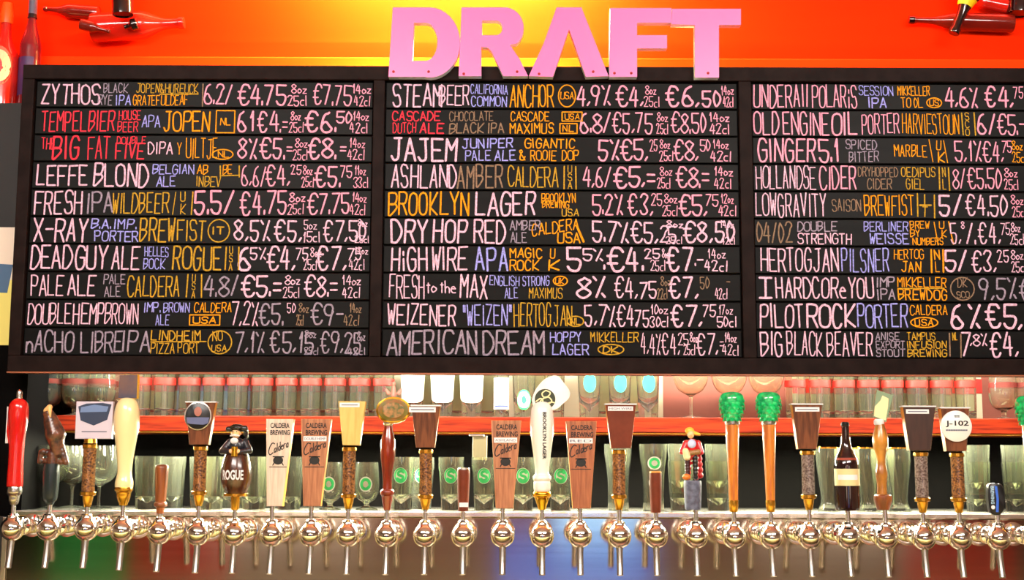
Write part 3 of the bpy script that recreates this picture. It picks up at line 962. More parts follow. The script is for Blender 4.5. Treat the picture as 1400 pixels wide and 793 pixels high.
# white sign with blue shield
t = tap(2, 'tap with white plaque bearing a blue shield above a grain tube')
p = paddle(t, ((98, 148, 549), (98, 148, 600)), mat('plaque_white', (206, 196, 212), 0.4), 8, 'plaque')
k = lambda x: (x - t.px) * S
for pts, m, dy, n in (([(101, 556), (112, 552), (134, 551), (146, 553), (141, 574), (123, 582), (105, 575)], mat('shield_blue', (46, 58, 84), 0.4), 0.0006, 'shield'),
                      ([(105, 557), (123, 553.5), (142, 556), (140, 563), (104, 564)], mat('sky_blue', (108, 132, 176), 0.4), 0.0011, 'sky')):
    obj(n, prism(BM(), [(k(x), t.z(y)) for x, y in pts], t.front - dy, t.front + 0.0002), m, p, smooth=False)
bm = box(BM(), (k(107), t.front - 0.0004, t.z(591)), (k(141), t.front + 0.0002, t.z(589.5)))
obj('lettering', bm, M_INKGREY, p, smooth=False)
turned(t, 'neck', [(600, 8), (606, 9)], M_BRASS, 0)
grain_tube(t, 609, 676)

# ivory handle with brown block
t = tap(3, 'tap with tall ivory turned handle topped by a brown plaque')
turned(t, 'handle', [(544, 6), (546, 10), (552, 14), (562, 16.4), (576, 17), (592, 15.5), (610, 13), (630, 10.5), (644, 9.6), (652, 10.5), (659, 12), (666, 12)], M_IVORY)
turned(t, 'ferrule', [(666, 12), (670, 12.4), (673, 10), (680, 9), (688, 6), (691, 5)], M_BRASS, 3)
k = lambda x: (x - t.px) * S
bm = prism(BM(), [(k(x), t.z(y)) for x, y in [(155, 545), (181, 545), (181, 512), (156, 513)]], YO - 0.009, YO + 0.009, 0.0015)
p = obj('plaque', bm, [mat('plaque_brown', (120, 84, 66), 0.4, rgb2=(70, 66, 84), scale=18), mat('amber_edge', (246, 196, 30), 0.4)], t.root, smooth=False)
for f in p.data.polygons:
    f.material_index = 1 if abs(f.normal.y) < 0.5 else 0

# short brown handle
t = tap(4, 'tap with short orange-brown wooden knob handle beside the ivory one')
turned(t, 'handle', [(635, 5), (637, 8), (641, 9), (655, 8.6), (675, 7.6), (686, 7)], M_BROWNW, 4)
turned(t, 'ferrule', [(686, 7), (688, 8.6), (692, 8.6), (694, 5.5), (702, 5)], M_BROWNW, 2)

# brown paddle with portrait badge
t = tap(5, 'tap with brown paddle carrying a dark round portrait badge')
p = paddle(t, ((250, 290, 551), (256, 282, 608)), M_WALNUT, 13, capm=M_PAPER, edge=M_OAKEDGE)
k = lambda x: (x - t.px) * S
yb = t.front
def badge(t, cx, cyp, rx, ry, m, parent, y, th=0.003, name='badge'):
    bm = prism(BM(), disc_pts((cx - t.px) * S, t.z(cyp), rx * S, ry * S, 36), y - th, y + 0.0005, 0.0006)
    return obj(name, bm, m, parent, angle=50)
b_ = badge(t, 267, 569, 18.5, 19.5, M_NICKEL, t.root, yb, 0.003)
badge(t, 267, 569, 16.8, 17.8, M_BLACK, b_, yb - 0.003, 0.0006, 'field')
badge(t, 267, 563, 5, 6.5, mat('portrait_skin', (170, 110, 96), 0.6), b_, yb - 0.0036, 0.0006, 'portrait')
bm = prism(BM(), [(k(x), t.z(y)) for x, y in [(251.5, 571), (282.5, 571), (281, 579), (275, 581), (259, 580), (253, 579)]], yb - 0.0042, yb - 0.003)
obj('band', bm, mat('band_blue', (92, 100, 140), 0.5), b_, smooth=False)
grain_tube(t, 612, 675)

# barrel man
t = tap(6, 'tap shaped as a dark brown barrel with white lettering and a hatted figure')
_, pr = turned(t, 'barrel', [(620, 14), (626, 17), (640, 20.5), (652, 21), (664, 18.5), (672, 15), (677, 13.5)], mat('barrel_brown', (84, 44, 24), 0.25, rgb2=(52, 26, 16), scale=18, stretch=(4, 4, .5), coat=.5))
me = print_text('ROGUE', -16.5 * S, 14 * S, t.z(656), t.z(642.5), YO, wrap=prof_r(pr), bold=0.03)
link('lettering', me, M_PAPER, _, smooth=False)
turned(t, 'barrel_rim', [(674, 14.5), (675, 16), (678, 16), (679, 12)], M_BRASS, 0)
turned(t, 'ferrule', [(679, 6.5), (690, 6), (697, 5)], M_BRASS, 0)
q = lambda x, y, d=0: Vector(((x - 320.4) * S, YO + d * S, t.z(y)))
fig = link('figure', blob([(q(320, 610), (12 * S, 9 * S, 12 * S)), (q(320, 620), (12 * S, 9 * S, 8 * S)),
                           (q(311, 605), q(302, 617, -6), 5.5 * S, 4.8 * S), (q(302, 617, -6), q(313, 617, -13), 4.6 * S, 3.6 * S),
                           (q(331, 605), q(338, 616, -5), 5.5 * S, 4.8 * S), (q(338, 616, -5), q(327, 618, -13), 4.6 * S, 3.6 * S)], 0.0013, 3),
           mat('black_coat', (22, 24, 34), 0.35, coat=0.4), t.root)
M_SKIN = mat('painted_skin', (244, 196, 140), 0.35)
link('face', blob([(q(319, 592, -3), (6.5 * S, 6.5 * S, 7.5 * S)), (q(318, 593, -9.5), (1.8 * S, 2 * S, 2 * S)), (q(313, 593, -2), 1.6 * S), (q(325, 593, -2), 1.6 * S)], 0.0009, 2), M_SKIN, fig)
link('moustache', blob([(q(313, 596, -8), q(318, 595, -10), 1.2 * S, 1.7 * S), (q(318, 595, -10), q(324, 596, -8), 1.7 * S, 1.2 * S)], 0.0008, 1), M_PAPER, fig)
for ex in (316, 321):
    obj('eye', ball(BM(), q(ex, 590.5, -9), 0.9 * S, 2), M_BLACK, fig)
link('hat', blob([(q(309, 587, -5), q(331, 586, -3), 4 * S, 4.5 * S), (q(320, 585, -2), (11 * S, 9.5 * S, 5.5 * S)), (q(331, 587), q(333, 597), 4 * S, 2.6 * S)], 0.0011, 2), mat('black_hat', (14, 16, 18), 0.2, coat=0.6), fig)
obj('collar', ball(BM(), q(318, 603, -8), (5.5 * S, 3.5 * S, 4.5 * S), 3), M_PAPER, fig)
for hx, dx in ((315.5, -1), (325, 1)):
    parts_ = [(q(hx, 617, -15), (3.2 * S, 2.4 * S, 3 * S))]
    for f_ in range(4):
        parts_.append((q(hx - dx * 1, 614.6 + f_ * 1.8, -15.5), q(hx - dx * 4.2, 615 + f_ * 1.7, -17), 0.9 * S, 0.75 * S))
    parts_.append((q(hx - dx, 614, -15), q(hx - dx * 2.6, 611.6, -16), 0.9 * S, 0.8 * S))
    link('hand', blob(parts_, 0.0006, 1), M_SKIN, fig)
obj('mug', lathe(BM(), [(4.2 * S, t.z(624)), (4.4 * S, t.z(611)), (3.4 * S, t.z(611)), (3.2 * S, t.z(620))], 18, 0, YO - 15 * S), M_GOLD, fig)


# wooden paddles with script
def script_paddle(i, quad, label, face, edge, strip=None):
    t = tap(i, label)
    p = paddle(t, quad, face, 15, edge=edge)
    (a, b, y0), (c, d, y1) = quad
    yf = t.front - 0.0005
    kk = lambda x: (x - t.px) * S
    w = b - a
    def txt(s, fx0, fx1, r0, r1, sh=0.0, bold=0.02):
        me = print_text(s, kk(a + w * fx0), kk(a + w * fx1), t.z(y0 + r1), t.z(y0 + r0), yf, shear=sh, bold=bold)
        link('lettering', me, M_INK, p, smooth=False)
    txt('CALDERA', .17, .86, 5.5, 12.5)
    txt('BREWING', .17, .88, 15, 22)
    o_ = 0
    if strip:
        sticker(t, a + w * .1, b - w * .14, y0 + 23.6, y0 + 30.4, p, strip)
    # flowing script with a big open C
    st = [(.17, 48), (.13, 53), (.18, 57), (.27, 55), (.34, 51)]
    bm = BM()
    def sc(pts, ww):
        ribbon(bm, [(kk(a + w * x), t.z(y0 + y - 8)) for x, y in spline(pts, 5)], ww, yf)
    sc([(.34, 42), (.26, 41), (.17, 46), (.13, 53), (.18, 57), (.29, 54)], 0.0012)
    stx, wwx = strokes_of('aldera', random.Random(i))
    for pl in stx:
        ribbon(bm, [(kk(a + w * (.33 + .5 * px_ / wwx)), t.z(y0 + 46 - pz_ * 1.9 - 8 * px_ / wwx)) for px_, pz_ in pl], 0.0010, yf)
    obj('script', bm, M_INK, p, smooth=False)
    bm = BM()
    cx_, cz_ = (a + b) / 2 - 0.02 * w, y0 + 56.5
    for pts in (disc_pts(kk(cx_), t.z(cz_), 6.8 * S, 5.6 * S, 24), [(kk(cx_ + u), t.z(cz_ + v)) for u, v in ((-7.5, -4.2), (7.5, -4.2), (7.5, -5.8), (-7.5, -5.8))],
                [(kk(cx_ + u), t.z(cz_ + v)) for u, v in ((-8, 7), (-6, 3), (-4.5, 3.5), (-6.5, 7))], [(kk(cx_ + u), t.z(cz_ + v)) for u, v in ((8, 7), (6, 3), (4.5, 3.5), (6.5, 7))]):
        prism(bm, pts, yf - 0.0003, yf + 0.0004)
    obj('cauldron', bm, M_INK, p, smooth=False)
    bm = box(BM(), (kk(a + w * .16), yf, t.z(y0 + 66)), (kk(b - w * .2), yf + 0.0006, t.z(y0 + 65)))
    obj('underline', bm, M_INK, p, smooth=False)


script_paddle(7, ((361, 398, 573), (365, 386, 692)), 'tap with pale tapering paddle of black script and honey-coloured sides',
              mat('whitewashed_oak', (226, 204, 186), 0.4, rgb2=(206, 180, 160), scale=30, stretch=(6, 1, .5)), mat('amber_oak', (238, 172, 50), 0.4))
script_paddle(8, ((409, 450, 573), (415, 438, 692)), 'tap with oak script paddle next to the pale one, white strip high on it', M_OAK, M_OAKEDGE, 'DOUBLE HEMP')

t = tap(9, 'tap with light maple paddle flaring upward over a grain tube')
paddle(t, ((460, 497, 549), (467, 490, 609)), M_MAPLE, 15, edge=mat('maple_edge', (244, 206, 110), 0.4))
sticker(t, 462, 489, 551, 557, t.root, 'line')
grain_tube(t, 613, 679)

# mahogany handle with oval medal
t = tap(10, 'tap with glossy mahogany handle crowned by an oval brass badge')
turned(t, 'handle', [(582, 5.5), (588, 6.5), (600, 9), (612, 10.4), (625, 10), (645, 7.5), (660, 6.2), (670, 6.4)], M_MAHOG)
turned(t, 'ring', [(669, 7), (671, 9.5), (675, 9.8), (678, 8)], M_MAHOG, 2)
turned(t, 'foot', [(678, 8), (686, 6.6), (694, 5.2), (697, 4.8)], M_MAHOG, 2)
turned(t, 'collar', [(576, 6.6), (579, 7), (582, 5.6)], M_NICKEL, 0)
b_ = badge(t, 535.5, 561, 23.5, 18, M_BRASS, t.root, YO - 0.001, 0.010, 'badge')
badge(t, 535.5, 561, 20.6, 15.2, mat('badge_green', (112, 104, 44), 0.4, rgb2=(150, 96, 50), scale=60), b_, YO - 0.011, 0.0008, 'field')
badge(t, 535.5, 561, 15, 10.5, mat('badge_inner', (170, 120, 66), 0.4, rgb2=(84, 92, 40), scale=110), b_, YO - 0.0118, 0.0006, 'emblem')
q = lambda x, y, d=0: Vector(((x - 528.5) * S, YO + d * S, t.z(y)))
M_FIN = mat('finial_pink', (232, 170, 150), 0.3, coat=0.5)
link('finial', blob([(q(535, 541), q(535, 530), 4 * S, 3 * S), (q(528, 538), q(525, 533), 3 * S, 2 * S), (q(542, 538), q(545, 533), 3 * S, 2 * S), (q(535, 525), (3.2 * S, 3 * S, 3.6 * S))], 0.001, 1), M_FIN, b_)


def grain_paddle(i, quad, label, face=M_WALNUT, y1=680, words=None, lab=None, grain=None):
    t = tap(i, label)
    p = paddle(t, quad, face, 14, capm=M_PAPER, edge=M_OAKEDGE)
    if lab:
        sticker(t, *lab, p, words)
    grain_tube(t, quad[1][2] + 4, y1, grain)
    return t, p


grain_paddle(11, ((561, 600, 556), (568, 593, 612)), 'tap with brown flared paddle whose white strip sticks out beside the oval badge', lab=(558, 594, 557, 564), words='line')
t = tap(12, 'tap with short reddish-brown cylinder handle, white strip near its foot')
turned(t, 'handle', [(641, 7), (643, 8.6), (660, 8.4), (685, 7.4), (699, 6.6)], M_CHOC, 2)
turned(t, 'cap', [(639.5, 6), (640.2, 8.4), (642.5, 8.6), (643, 8)], M_NICKEL, 0)
sticker(t, 628, 640, 687, 693, t.root, None, y=YO - 7.4 * S)
script_paddle(13, ((671, 712, 575), (678, 701, 695)), 'tap with oak script paddle just beside the tall white handle, towards the portrait badge', M_OAK, M_OAKEDGE, 'ASHLAND')

# white handle
t = tap(14, 'tap with tall white turned handle, black upright lettering and pointed top')
hd, pr = turned(t, 'handle', [(549, 4), (551, 9), (558, 14), (572, 16), (588, 15.8), (606, 14), (625, 11.5), (642, 9.6), (649, 10), (651, 12), (655, 12.6), (658, 10.5),
                              (660, 11.5), (668, 11.5), (672, 10)], M_WHITE, 4)
fr = prof_r(pr)
me = print_text('BROOKLYN LAGER', 0.5 * S, 5.5 * S, t.z(628), t.z(564), 0, vertical=True, bold=0.03)
for v in me.vertices:
    r_ = fr(v.co.z) + 0.0006
    v.co.y = YO - sqrt(max(r_ * r_ - v.co.x ** 2, 0)) + v.co.y
link('lettering', me, M_INK, hd, smooth=False)
turned(t, 'ferrule', [(672, 11), (674, 12.6), (678, 12.6), (681, 10), (690, 7), (697, 5)], M_GOLD, 3)
k = lambda x: (x - t.px) * S
out = spline([(754, 514), (762, 514), (771, 524), (779, 536), (777, 545), (768, 553), (758, 561), (735, 561), (728, 553), (728, 543), (734, 530), (744, 519), (754, 514)], 4)[:-1]
bm = prism(BM(), [(k(x), t.z(y)) for x, y in out], YO - 0.006, YO + 0.006, 0.002)
b_ = obj('badge', bm, M_WHITE, t.root, angle=50)
bm = prism(BM(), disc_pts(k(745), t.z(546), 14 * S, 14 * S, 32), YO - 0.0068, YO - 0.005)
e_ = obj('emblem', bm, mat('emblem_green', (46, 54, 30), 0.4), b_, smooth=False)
bm = BM()
for pts in ([(746, 534), (741, 538), (743, 543), (749, 542), (752, 537), (746, 534)], [(749, 543), (741, 546), (738, 552), (747, 553), (754, 549), (751, 544), (748, 543)],
            [(733, 549), (739, 545), (742, 549), (737, 554), (733, 553)], [(748, 552), (754, 550), (758, 551)]):
    ribbon(bm, [(k(x), t.z(y)) for x, y in spline(pts, 5)], 0.0014, YO - 0.0072)
obj('monogram', bm, M_IVORY, e_, smooth=False)

script_paddle(15, ((774, 816, 576), (783, 807, 695)), 'tap with reddish oak script paddle just beyond the tall white handle', mat('red_oak', (170, 100, 62), 0.45, rgb2=(138, 76, 44), scale=30, stretch=(6, 1, 0.5)), M_OAKEDGE, 'RED')
grain_paddle(16, ((829, 870, 554), (836, 863, 613)), 'tap with chocolate flared paddle, white strip across its top, beside a script paddle', M_CHOC, lab=(832, 866, 556, 562), words='HIGH WIRE')
t = tap(17, 'tap with short dark red-brown handle before the tall clover-printed glass')
turned(t, 'handle', [(645, 7), (647, 8.2), (670, 8), (690, 7.4), (701, 6.6)], M_CHOC, 2)
turned(t, 'cap', [(644, 6), (644.6, 8), (646.5, 8.2), (647, 7.6)], M_OAKEDGE, 0)

# figurine on a grey stone
t = tap(18, 'tap topped by small painted figurine in red coat on grey stone')
_, pr = turned(t, 'stone', [(657, 10.5), (659, 12), (675, 11.6), (692, 11), (697, 10)], mat('grey_stone', (104, 108, 132), 0.6, vary=0.5, scale=90, bump=0.5), 2)
q = lambda x, y, d=0: Vector(((x - 948) * S, YO + d * S, t.z(y)))
for o_ in (_,):
    o_.location.x = (948 - 951.6) * S
def lnk(n, me, m, par):
    o__ = link(n, me, m, par)
    return o__
fig = lnk('figure', blob([(q(948, 608), q(948, 622), 8.5 * S, 7 * S), (q(940, 606), q(934, 618, -3), 4.5 * S, 4 * S), (q(956, 606), q(960, 618, -3), 4.5 * S, 4 * S),
                          (q(943, 620), q(942, 653), 5 * S, 4 * S), (q(952, 620), q(953, 653), 5 * S, 4 * S)], 0.0013, 3), mat('red_coat', (200, 24, 32), 0.3, coat=0.5), _)
lnk('face', blob([(q(946, 594, -3), (4.8 * S, 4.8 * S, 6 * S)), (q(945, 595, -7.6), (1.2 * S, 1.5 * S, 1.4 * S))], 0.0009, 2), M_SKIN, fig)
lnk('hair', blob([(q(945, 589, 0), (6.5 * S, 6 * S, 5 * S)), (q(951, 592), q(958, 594), 3 * S, 2 * S)], 0.001, 2), mat('yellow_hair', (250, 200, 70), 0.4), fig)
lnk('shirt', blob([(q(947, 607, -6), (6 * S, 4 * S, 6.5 * S))], 0.001, 1), mat('pale_blue_shirt', (190, 206, 240), 0.4), fig)
lnk('sash', blob([(q(940, 620, -6), q(955, 618, -6), 4 * S, 4 * S)], 0.001, 1), mat('bronze_sash', (150, 110, 60), 0.35), fig)
lnk('satchel', blob([(q(938, 617, -9), q(940, 625, -9), 4.5 * S, 5 * S)], 0.001, 1), mat('cream_bag', (240, 222, 170), 0.4), fig)
lnk('boot', blob([(q(951.5, 626, -4), q(951.5, 652, -5), 4.2 * S, 3.6 * S), (q(951.5, 653, -6), (3.6 * S, 5 * S, 2.5 * S))], 0.001, 2), M_BLACK, fig)
lnk('boot', blob([(q(941, 628, -3), q(941, 648, -3), 4 * S, 3.6 * S)], 0.001, 2), mat('dark_boot', (54, 14, 20), 0.4), fig)
lnk('ball', blob([(q(939, 652, -7), (6 * S, 5 * S, 4.5 * S))], 0.001, 1), mat('orange_ball', (224, 120, 40), 0.3), fig)
lnk('cape', blob([(q(957, 612, 5), q(959, 650, 4), 5 * S, 4.5 * S)], 0.0012, 2), mat('crimson_cape', (170, 14, 30), 0.35), fig)


# hop cones
M_HOP = mat('hop_green', (10, 206, 112), 0.22, coat=0.8, rgb2=(6, 140, 80), scale=90)
def hop_tap(i, cx, label, y0=535):
    t = tap(i, label)
    d = (cx - t.px) * S
    hm, _ = turned(t, 'handle', [(578, 9), (600, 8.6), (640, 7.2), (676, 6.2), (686, 5.8)], mat('orange_wood', (214, 130, 44), 0.3, rgb2=(180, 96, 40), scale=24, stretch=(5, 5, .5), coat=.4), 2)
    turned(t, 'ferrule', [(684, 6.6), (690, 6.6), (698, 5.5), (700, 4.6)], M_BRASS, 0)
    bm = BM()
    core = spline([(9.0, 577), (11, 574), (14.5, 563), (17, 551), (16.5, 543), (13, 538), (7, 536), (0.5, 535.5)], 4)
    lathe(bm, [(max(r * S, .0003), t.z(y + y0 - 535)) for r, y in core], 26, 0, YO)
    cone = obj('hop_cone', bm, M_HOP, t.root)
    bm = BM()
    for row in range(7):
        y = 573 - row * 5.2
        r = [11.5, 13, 14.8, 16.2, 16.9, 16.2, 12.5][row]
        nn = 11
        for kx in range(nn):
            a = 2 * pi * (kx + (row % 2) * .5) / nn
            c_ = Vector((r * S * cos(a), YO + r * S * sin(a), t.z(y + y0 - 535)))
            up = Vector((0, 0, 1))
            nrm = Vector((cos(a), sin(a), 0.25)).normalized()
            tg = up.cross(nrm).normalized()
            b2 = nrm.cross(tg)
            w_, h_ = r * S * 0.34, 4.6 * S
            vs = [bm.verts.new(c_ + tg * (w_ * u) + b2 * (h_ * v) + nrm * (0.0013 * e - 0.0004)) for u, v, e in ((0, -1, 0.9), (.8, -.1, .3), (.75, .7, 0), (-.75, .7, 0), (-.8, -.1, .3))]
            mid = bm.verts.new(c_ + nrm * 0.0022)
            for j in range(5):
                bm.faces.new((vs[j], vs[(j + 1) % 5], mid))
    obj('scales', bm, M_HOP, cone, smooth=False)
    turned(t, 'collar', [(575, 9.6), (576, 10.4), (580, 10.2), (581, 9.2)], M_NICKEL, 0)


hop_tap(19, 1004, 'tap with green hop cone handle on orange wood beside the figurine')
hop_tap(20, 1052, 'tap with green hop cone handle beside a dark paddle with brass tube', 535)
grain_paddle(21, ((1086, 1127, 554), (1093, 1118, 614)), 'tap with dark flared paddle between a hop cone handle and a bottle', lab=(1090, 1123, 557, 563), words='line', grain=mat('pale_grain', (196, 176, 166), 0.6, rgb2=(110, 84, 80), scale=240))

# bottle
t = tap(22, 'tap whose handle is a dark brown beer bottle with cream label')
M_BB = mat('bottle_brown', (40, 16, 14), 0.1, coat=0.8, rgb2=(22, 10, 16), scale=8)
bt, pr = turned(t, 'bottle', [(579, 4.6), (585, 5.2), (600, 5.6), (610, 7), (618, 10), (626, 14), (634, 16.4), (645, 16.8), (690, 16.8), (696, 16.2), (698, 15)], M_BB, 4)
turned(t, 'cap', [(577, 4), (578, 5.4), (582, 5.6), (583, 5)], M_BLACK, 0)
bm = BM()
def wraplab(bm, cx_, R_, a0, a1, z0, z1, y, n=14):
    vs = []
    for j in range(n + 1):
        a = a0 + (a1 - a0) * j / n
        vs.append((bm.verts.new((cx_ + R_ * sin(a), y - R_ * cos(a), z0)), bm.verts.new((cx_ + R_ * sin(a), y - R_ * cos(a), z1))))
    for (a, b), (c, d) in zip(vs, vs[1:]):
        bm.faces.new((a, c, d, b))
    return bm
lb = obj('label', wraplab(BM(), 0, 17.1 * S, R(-85), R(85), t.z(664), t.z(641), YO), mat('cream_label', (226, 208, 150), 0.6), bt)
obj('strip', wraplab(BM(), 0, 17.4 * S, R(-55), R(40), t.z(656), t.z(649), YO), M_PAPER, lb)
obj('shoulder_label', wraplab(BM(), 0, 15.2 * S, R(-70), R(50), t.z(632), t.z(626), YO), mat('rust_label', (150, 60, 40), 0.5), bt)

# wooden handle with tilted badge
t = tap(23, 'tap with knobbly wooden handle holding a tilted green and white badge')
turned(t, 'handle', [(580, 6), (590, 8.5), (602, 10.5), (612, 9.5), (622, 6.5), (634, 6), (646, 8), (656, 7), (664, 6.4), (676, 7)], mat('amber_wood', (206, 140, 50), 0.3, rgb2=(140, 80, 36), scale=22, coat=.4), 4, dx=-3 * S)
turned(t, 'foot', [(676, 9), (678, 12), (684, 12), (692, 9.5), (697, 8)], M_BROWNW, 2, dx=-2 * S)
turned(t, 'collar', [(573, 5), (575, 7), (579, 7), (581, 6)], M_PAPER, 0, dx=-4 * S)
k = lambda x: (x - t.px) * S
bm = prism(BM(), [(k(x), t.z(y)) for x, y in [(1199, 570), (1216, 577), (1227, 541), (1205, 533), (1203, 541)]], YO - 0.005, YO + 0.005, 0.001)
b_ = obj('badge', bm, mat('badge_sage', (128, 152, 120), 0.4), t.root, smooth=False)
bm = prism(BM(), [(k(x), t.z(y)) for x, y in [(1199.5, 569), (1215, 575), (1219, 556), (1220, 545), (1212, 541), (1209, 548), (1201, 556)]], YO - 0.0058, YO - 0.0045)
obj('bottle_print', bm, M_IVORY, b_, smooth=False)
me = blob([(Vector((k(1212), YO - 0.004, t.z(594))), Vector((k(1214), YO - 0.005, t.z(613))), 3.2 * S, 4.6 * S)], 0.001, 1)
link('leaf', me, M_IVORY, t.root)

grain_paddle(24, ((1239, 1283, 557), (1246, 1275, 616)), 'tap with very dark flared paddle beside the round white badge', mat('wenge', (62, 36, 26), 0.35, vary=0.3, scale=25, stretch=(5, 1, .6)), y1=684, lab=(1243, 1274, 560, 566), words='line',
             grain=MATS['pale_grain'])
t, p = grain_paddle(25, ((1291, 1330, 559), (1297, 1324, 617)), 'tap with round white badge bearing black figures on a brown paddle', y1=684)
b_ = badge(t, 1310.5, 583, 21, 21, M_WHITE, t.root, t.front, 0.005)
k = lambda x: (x - t.px) * S
for s, x0, x1, y0, y1, m in (('J-102', 1296, 1327, 575.5, 584.5, M_INK), ('---------', 1296, 1325, 587.5, 589.5, M_INKGREY), ('==', 1308, 1315, 568.5, 571, M_INK)):
    link('lettering', print_text(s, k(x0), k(x1), t.z(y1), t.z(y0), t.front - 0.0054, bold=0.02), m, b_, smooth=False)

# small blue lens handle
t = tap(26, 'tap with small rounded black handle striped blue with upright lettering')
k = lambda x: (x - t.px) * S
out = spline([(1353, 664), (1357, 661), (1368, 661), (1373, 666), (1374, 682), (1372, 699), (1366, 704), (1359, 704), (1354, 698), (1352, 682), (1353, 664)], 4)[:-1]
h_ = obj('handle', prism(BM(), [(k(x), t.z(y)) for x, y in out], YO - 0.008, YO + 0.008, 0.003), M_BLACK, t.root, angle=50)
bm = prism(BM(), [(k(x), t.z(y)) for x, y in [(1361, 664), (1364.5, 665), (1366, 682), (1365, 700), (1361.5, 700), (1363, 682)]], YO - 0.0086, YO - 0.007)
obj('stripe', bm, mat('blue_stripe', (60, 110, 220), 0.3), h_, smooth=False)
link('lettering', print_text('BREWING', k(1355.5), k(1360), t.z(689), t.z(665), YO - 0.0083, vertical=True, bold=0.02), mat('pale_blue_ink', (176, 214, 236), 0.5), h_, smooth=False)
badge(t, 1358, 693.5, 2.6, 2.8, M_PAPER, h_, YO - 0.0079, 0.0005, 'dot')

hop_tap(27, 1405, 'tap with green hop cone handle cut off by the picture edge', 540)

# ------------------------------------------------------------------ glasses
ZS, ZL = Z_SHELF_T + 0.0004, Z_LEDGE + 0.0004


def vessel(name, outer, wall=0.0016, floor=None, m=None, seg=26, flat=False):
    """outer (r, z) from the foot up; the inside is the same line less the wall, from height `floor` up"""
    floor = floor if floor is not None else 0.008
    inner = [(max(r - wall, 0.0004), z) for r, z in outer if z > floor + 0.001]
    prof = [(0.0, outer[0][1])] + list(outer) + inner[::-1] + [(0.0, floor)]
    return obj(name, lathe(BM(), prof, seg, cap=False), m or G_CLEAR, angle=12 if flat else 35)


def place(make, spots, y, z, label, cat, group):
    src = None
    for i, (px, dy) in enumerate(spots):
        X = P(px, 640, y + dy).x
        lb = label[i] if isinstance(label, list) else label
        if src is None:
            src = make()
            src.location = (X, y + dy, z)
            tag(src, lb, cat, group)
        else:
            src_ = copy_tree(src, (X, y + dy, z), lb, group)


def printed(parent, R_, z0, z1, kind, m1, m2=None, half=None):
    """a print on the front of a glass"""
    zc, h = (z0 + z1) / 2, (z1 - z0) / 2
    half = half or h
    def wrapd(bm, pts, rr):
        c_ = bm.verts.new((0, -rr, zc))
        vs = [bm.verts.new((rr * sin(x / rr), -rr * cos(x / rr), z)) for x, z in pts]
        for j in range(len(vs)):
            bm.faces.new((c_, vs[j], vs[(j + 1) % len(vs)]))
    bm = BM()
    wrapd(bm, disc_pts(0, zc, half, h, 24), R_ + 0.0004)
    pr = obj('print', bm, m1, parent)
    if m2:
        bm = BM()
        if kind == 'swirl':
            ribbon(bm, disc_pts(0, zc, half * .84, h * .84, 20) + [(half * .84, zc)], h * .1, 0)
            pts = [(.45, .38), (.1, .55), (-.32, .36), (-.28, .08), (.1, -.04), (.4, -.22), (.28, -.5), (-.1, -.58), (-.45, -.38)]
            ribbon(bm, [(x * half, zc + z * h) for x, z in spline(pts, 4)], h * .17, 0)
        else:
            ribbon(bm, disc_pts(0, zc, half * .62, h * .62, 16), h * .2, 0)
        for v in bm.verts:
            a = v.co.x / (R_ + 0.0007)
            v.co = ((R_ + 0.0007) * sin(a), -(R_ + 0.0007) * cos(a) + v.co.y, v.co.z)
        obj('emblem', bm, m2, pr, smooth=False)


M_PGREEN = mat('print_green', (40, 190, 96), 0.5)
M_PTEAL = mat('print_teal', (30, 200, 190), 0.5)
M_PWHITE = mat('print_white', (216, 222, 204), 0.5)
M_RBAND = mat('band_red', (226, 36, 28), 0.45)  # even red for the bands round the glasses
YS, YG = 3.36, 3.27          # the front rows on the shelf and on the ledge


def tumbler():
    return vessel('straight_glass', [(0.0225, 0), (0.0235, 0.001), (0.0245, 0.02), (0.027, 0.165)], 0.0017, 0.014, seg=16, flat=True)


def banded():
    g = vessel('banded_glass', [(0.0225, 0), (0.0235, 0.001), (0.0245, 0.02), (0.0268, 0.165)], 0.0017, 0.014)
    bm = BM()
    lathe(bm, [(0.0264, 0.078), (0.02655, 0.094)], 26, cap=False)
    obj('red_band', bm, M_RBAND, g)
    return g


place(banded, [(188 + 33.5 * i, 0) for i in range(11)], YS, ZS, 'clear straight glass with a red band, front row on shelf behind the barrel figure', 'glass', 'banded glasses at the shelf end by the ivory handle')
place(tumbler, [(205 + 33.5 * i, 0.075) for i in range(10)], YS, ZS, 'plain straight glass standing behind the banded row by the ivory handle', 'glass', 'plain glasses behind the banded row by the ivory handle')
place(banded, [(1090 + 33.5 * i, 0) for i in range(8)], YS, ZS, 'clear straight glass with red band on shelf above the dark bottle handle', 'glass', 'banded glasses over the bottle handle')
place(tumbler, [(1107 + 33.5 * i, 0.075) for i in range(7)], YS, ZS, 'plain straight glass behind the banded row above the bottle handle', 'glass', 'plain glasses behind the banded row over the bottle handle')


def goblet():
    g = vessel('goblet', spline([(0.027, 0), (0.026, 0.002), (0.008, 0.006), (0.006, 0.012), (0.008, 0.02), (0.024, 0.03), (0.033, 0.05), (0.034, 0.075), (0.030, 0.12)], 4), 0.0014, 0.024)
    obj('red_band', lathe(BM(), [(0.0337, 0.078), (0.0328, 0.09)], 26, cap=False), M_RBAND, g)
    return g


place(goblet, [(62, -.02), (98, -.02), (134, -.02), (80, .07), (118, .07), (156, .07)], YS, ZS, 'stemmed goblet with red band on the shelf above the shield plaque', 'goblet', 'goblets over the shield plaque')
place(goblet, [(1376, -.01), (1412, -.01)], YS, ZS, 'stemmed goblet with red band at the shelf end by a cut-off hop cone', 'goblet', 'goblets by the cut-off hop cone')


def logo_pint(name, print_fn, h=0.165, r0=0.024, r1=0.031):
    def make():
        g = vessel(name, [(r0 - .001, 0), (r0, 0.001), (r0 + (r1 - r0) * .3, h * .3), (r0 + (r1 - r0) * .75, h * .72), (r1 + .0005, h * .8), (r1, h)], 0.0016, 0.014)
        print_fn(g)
        return g
    return make


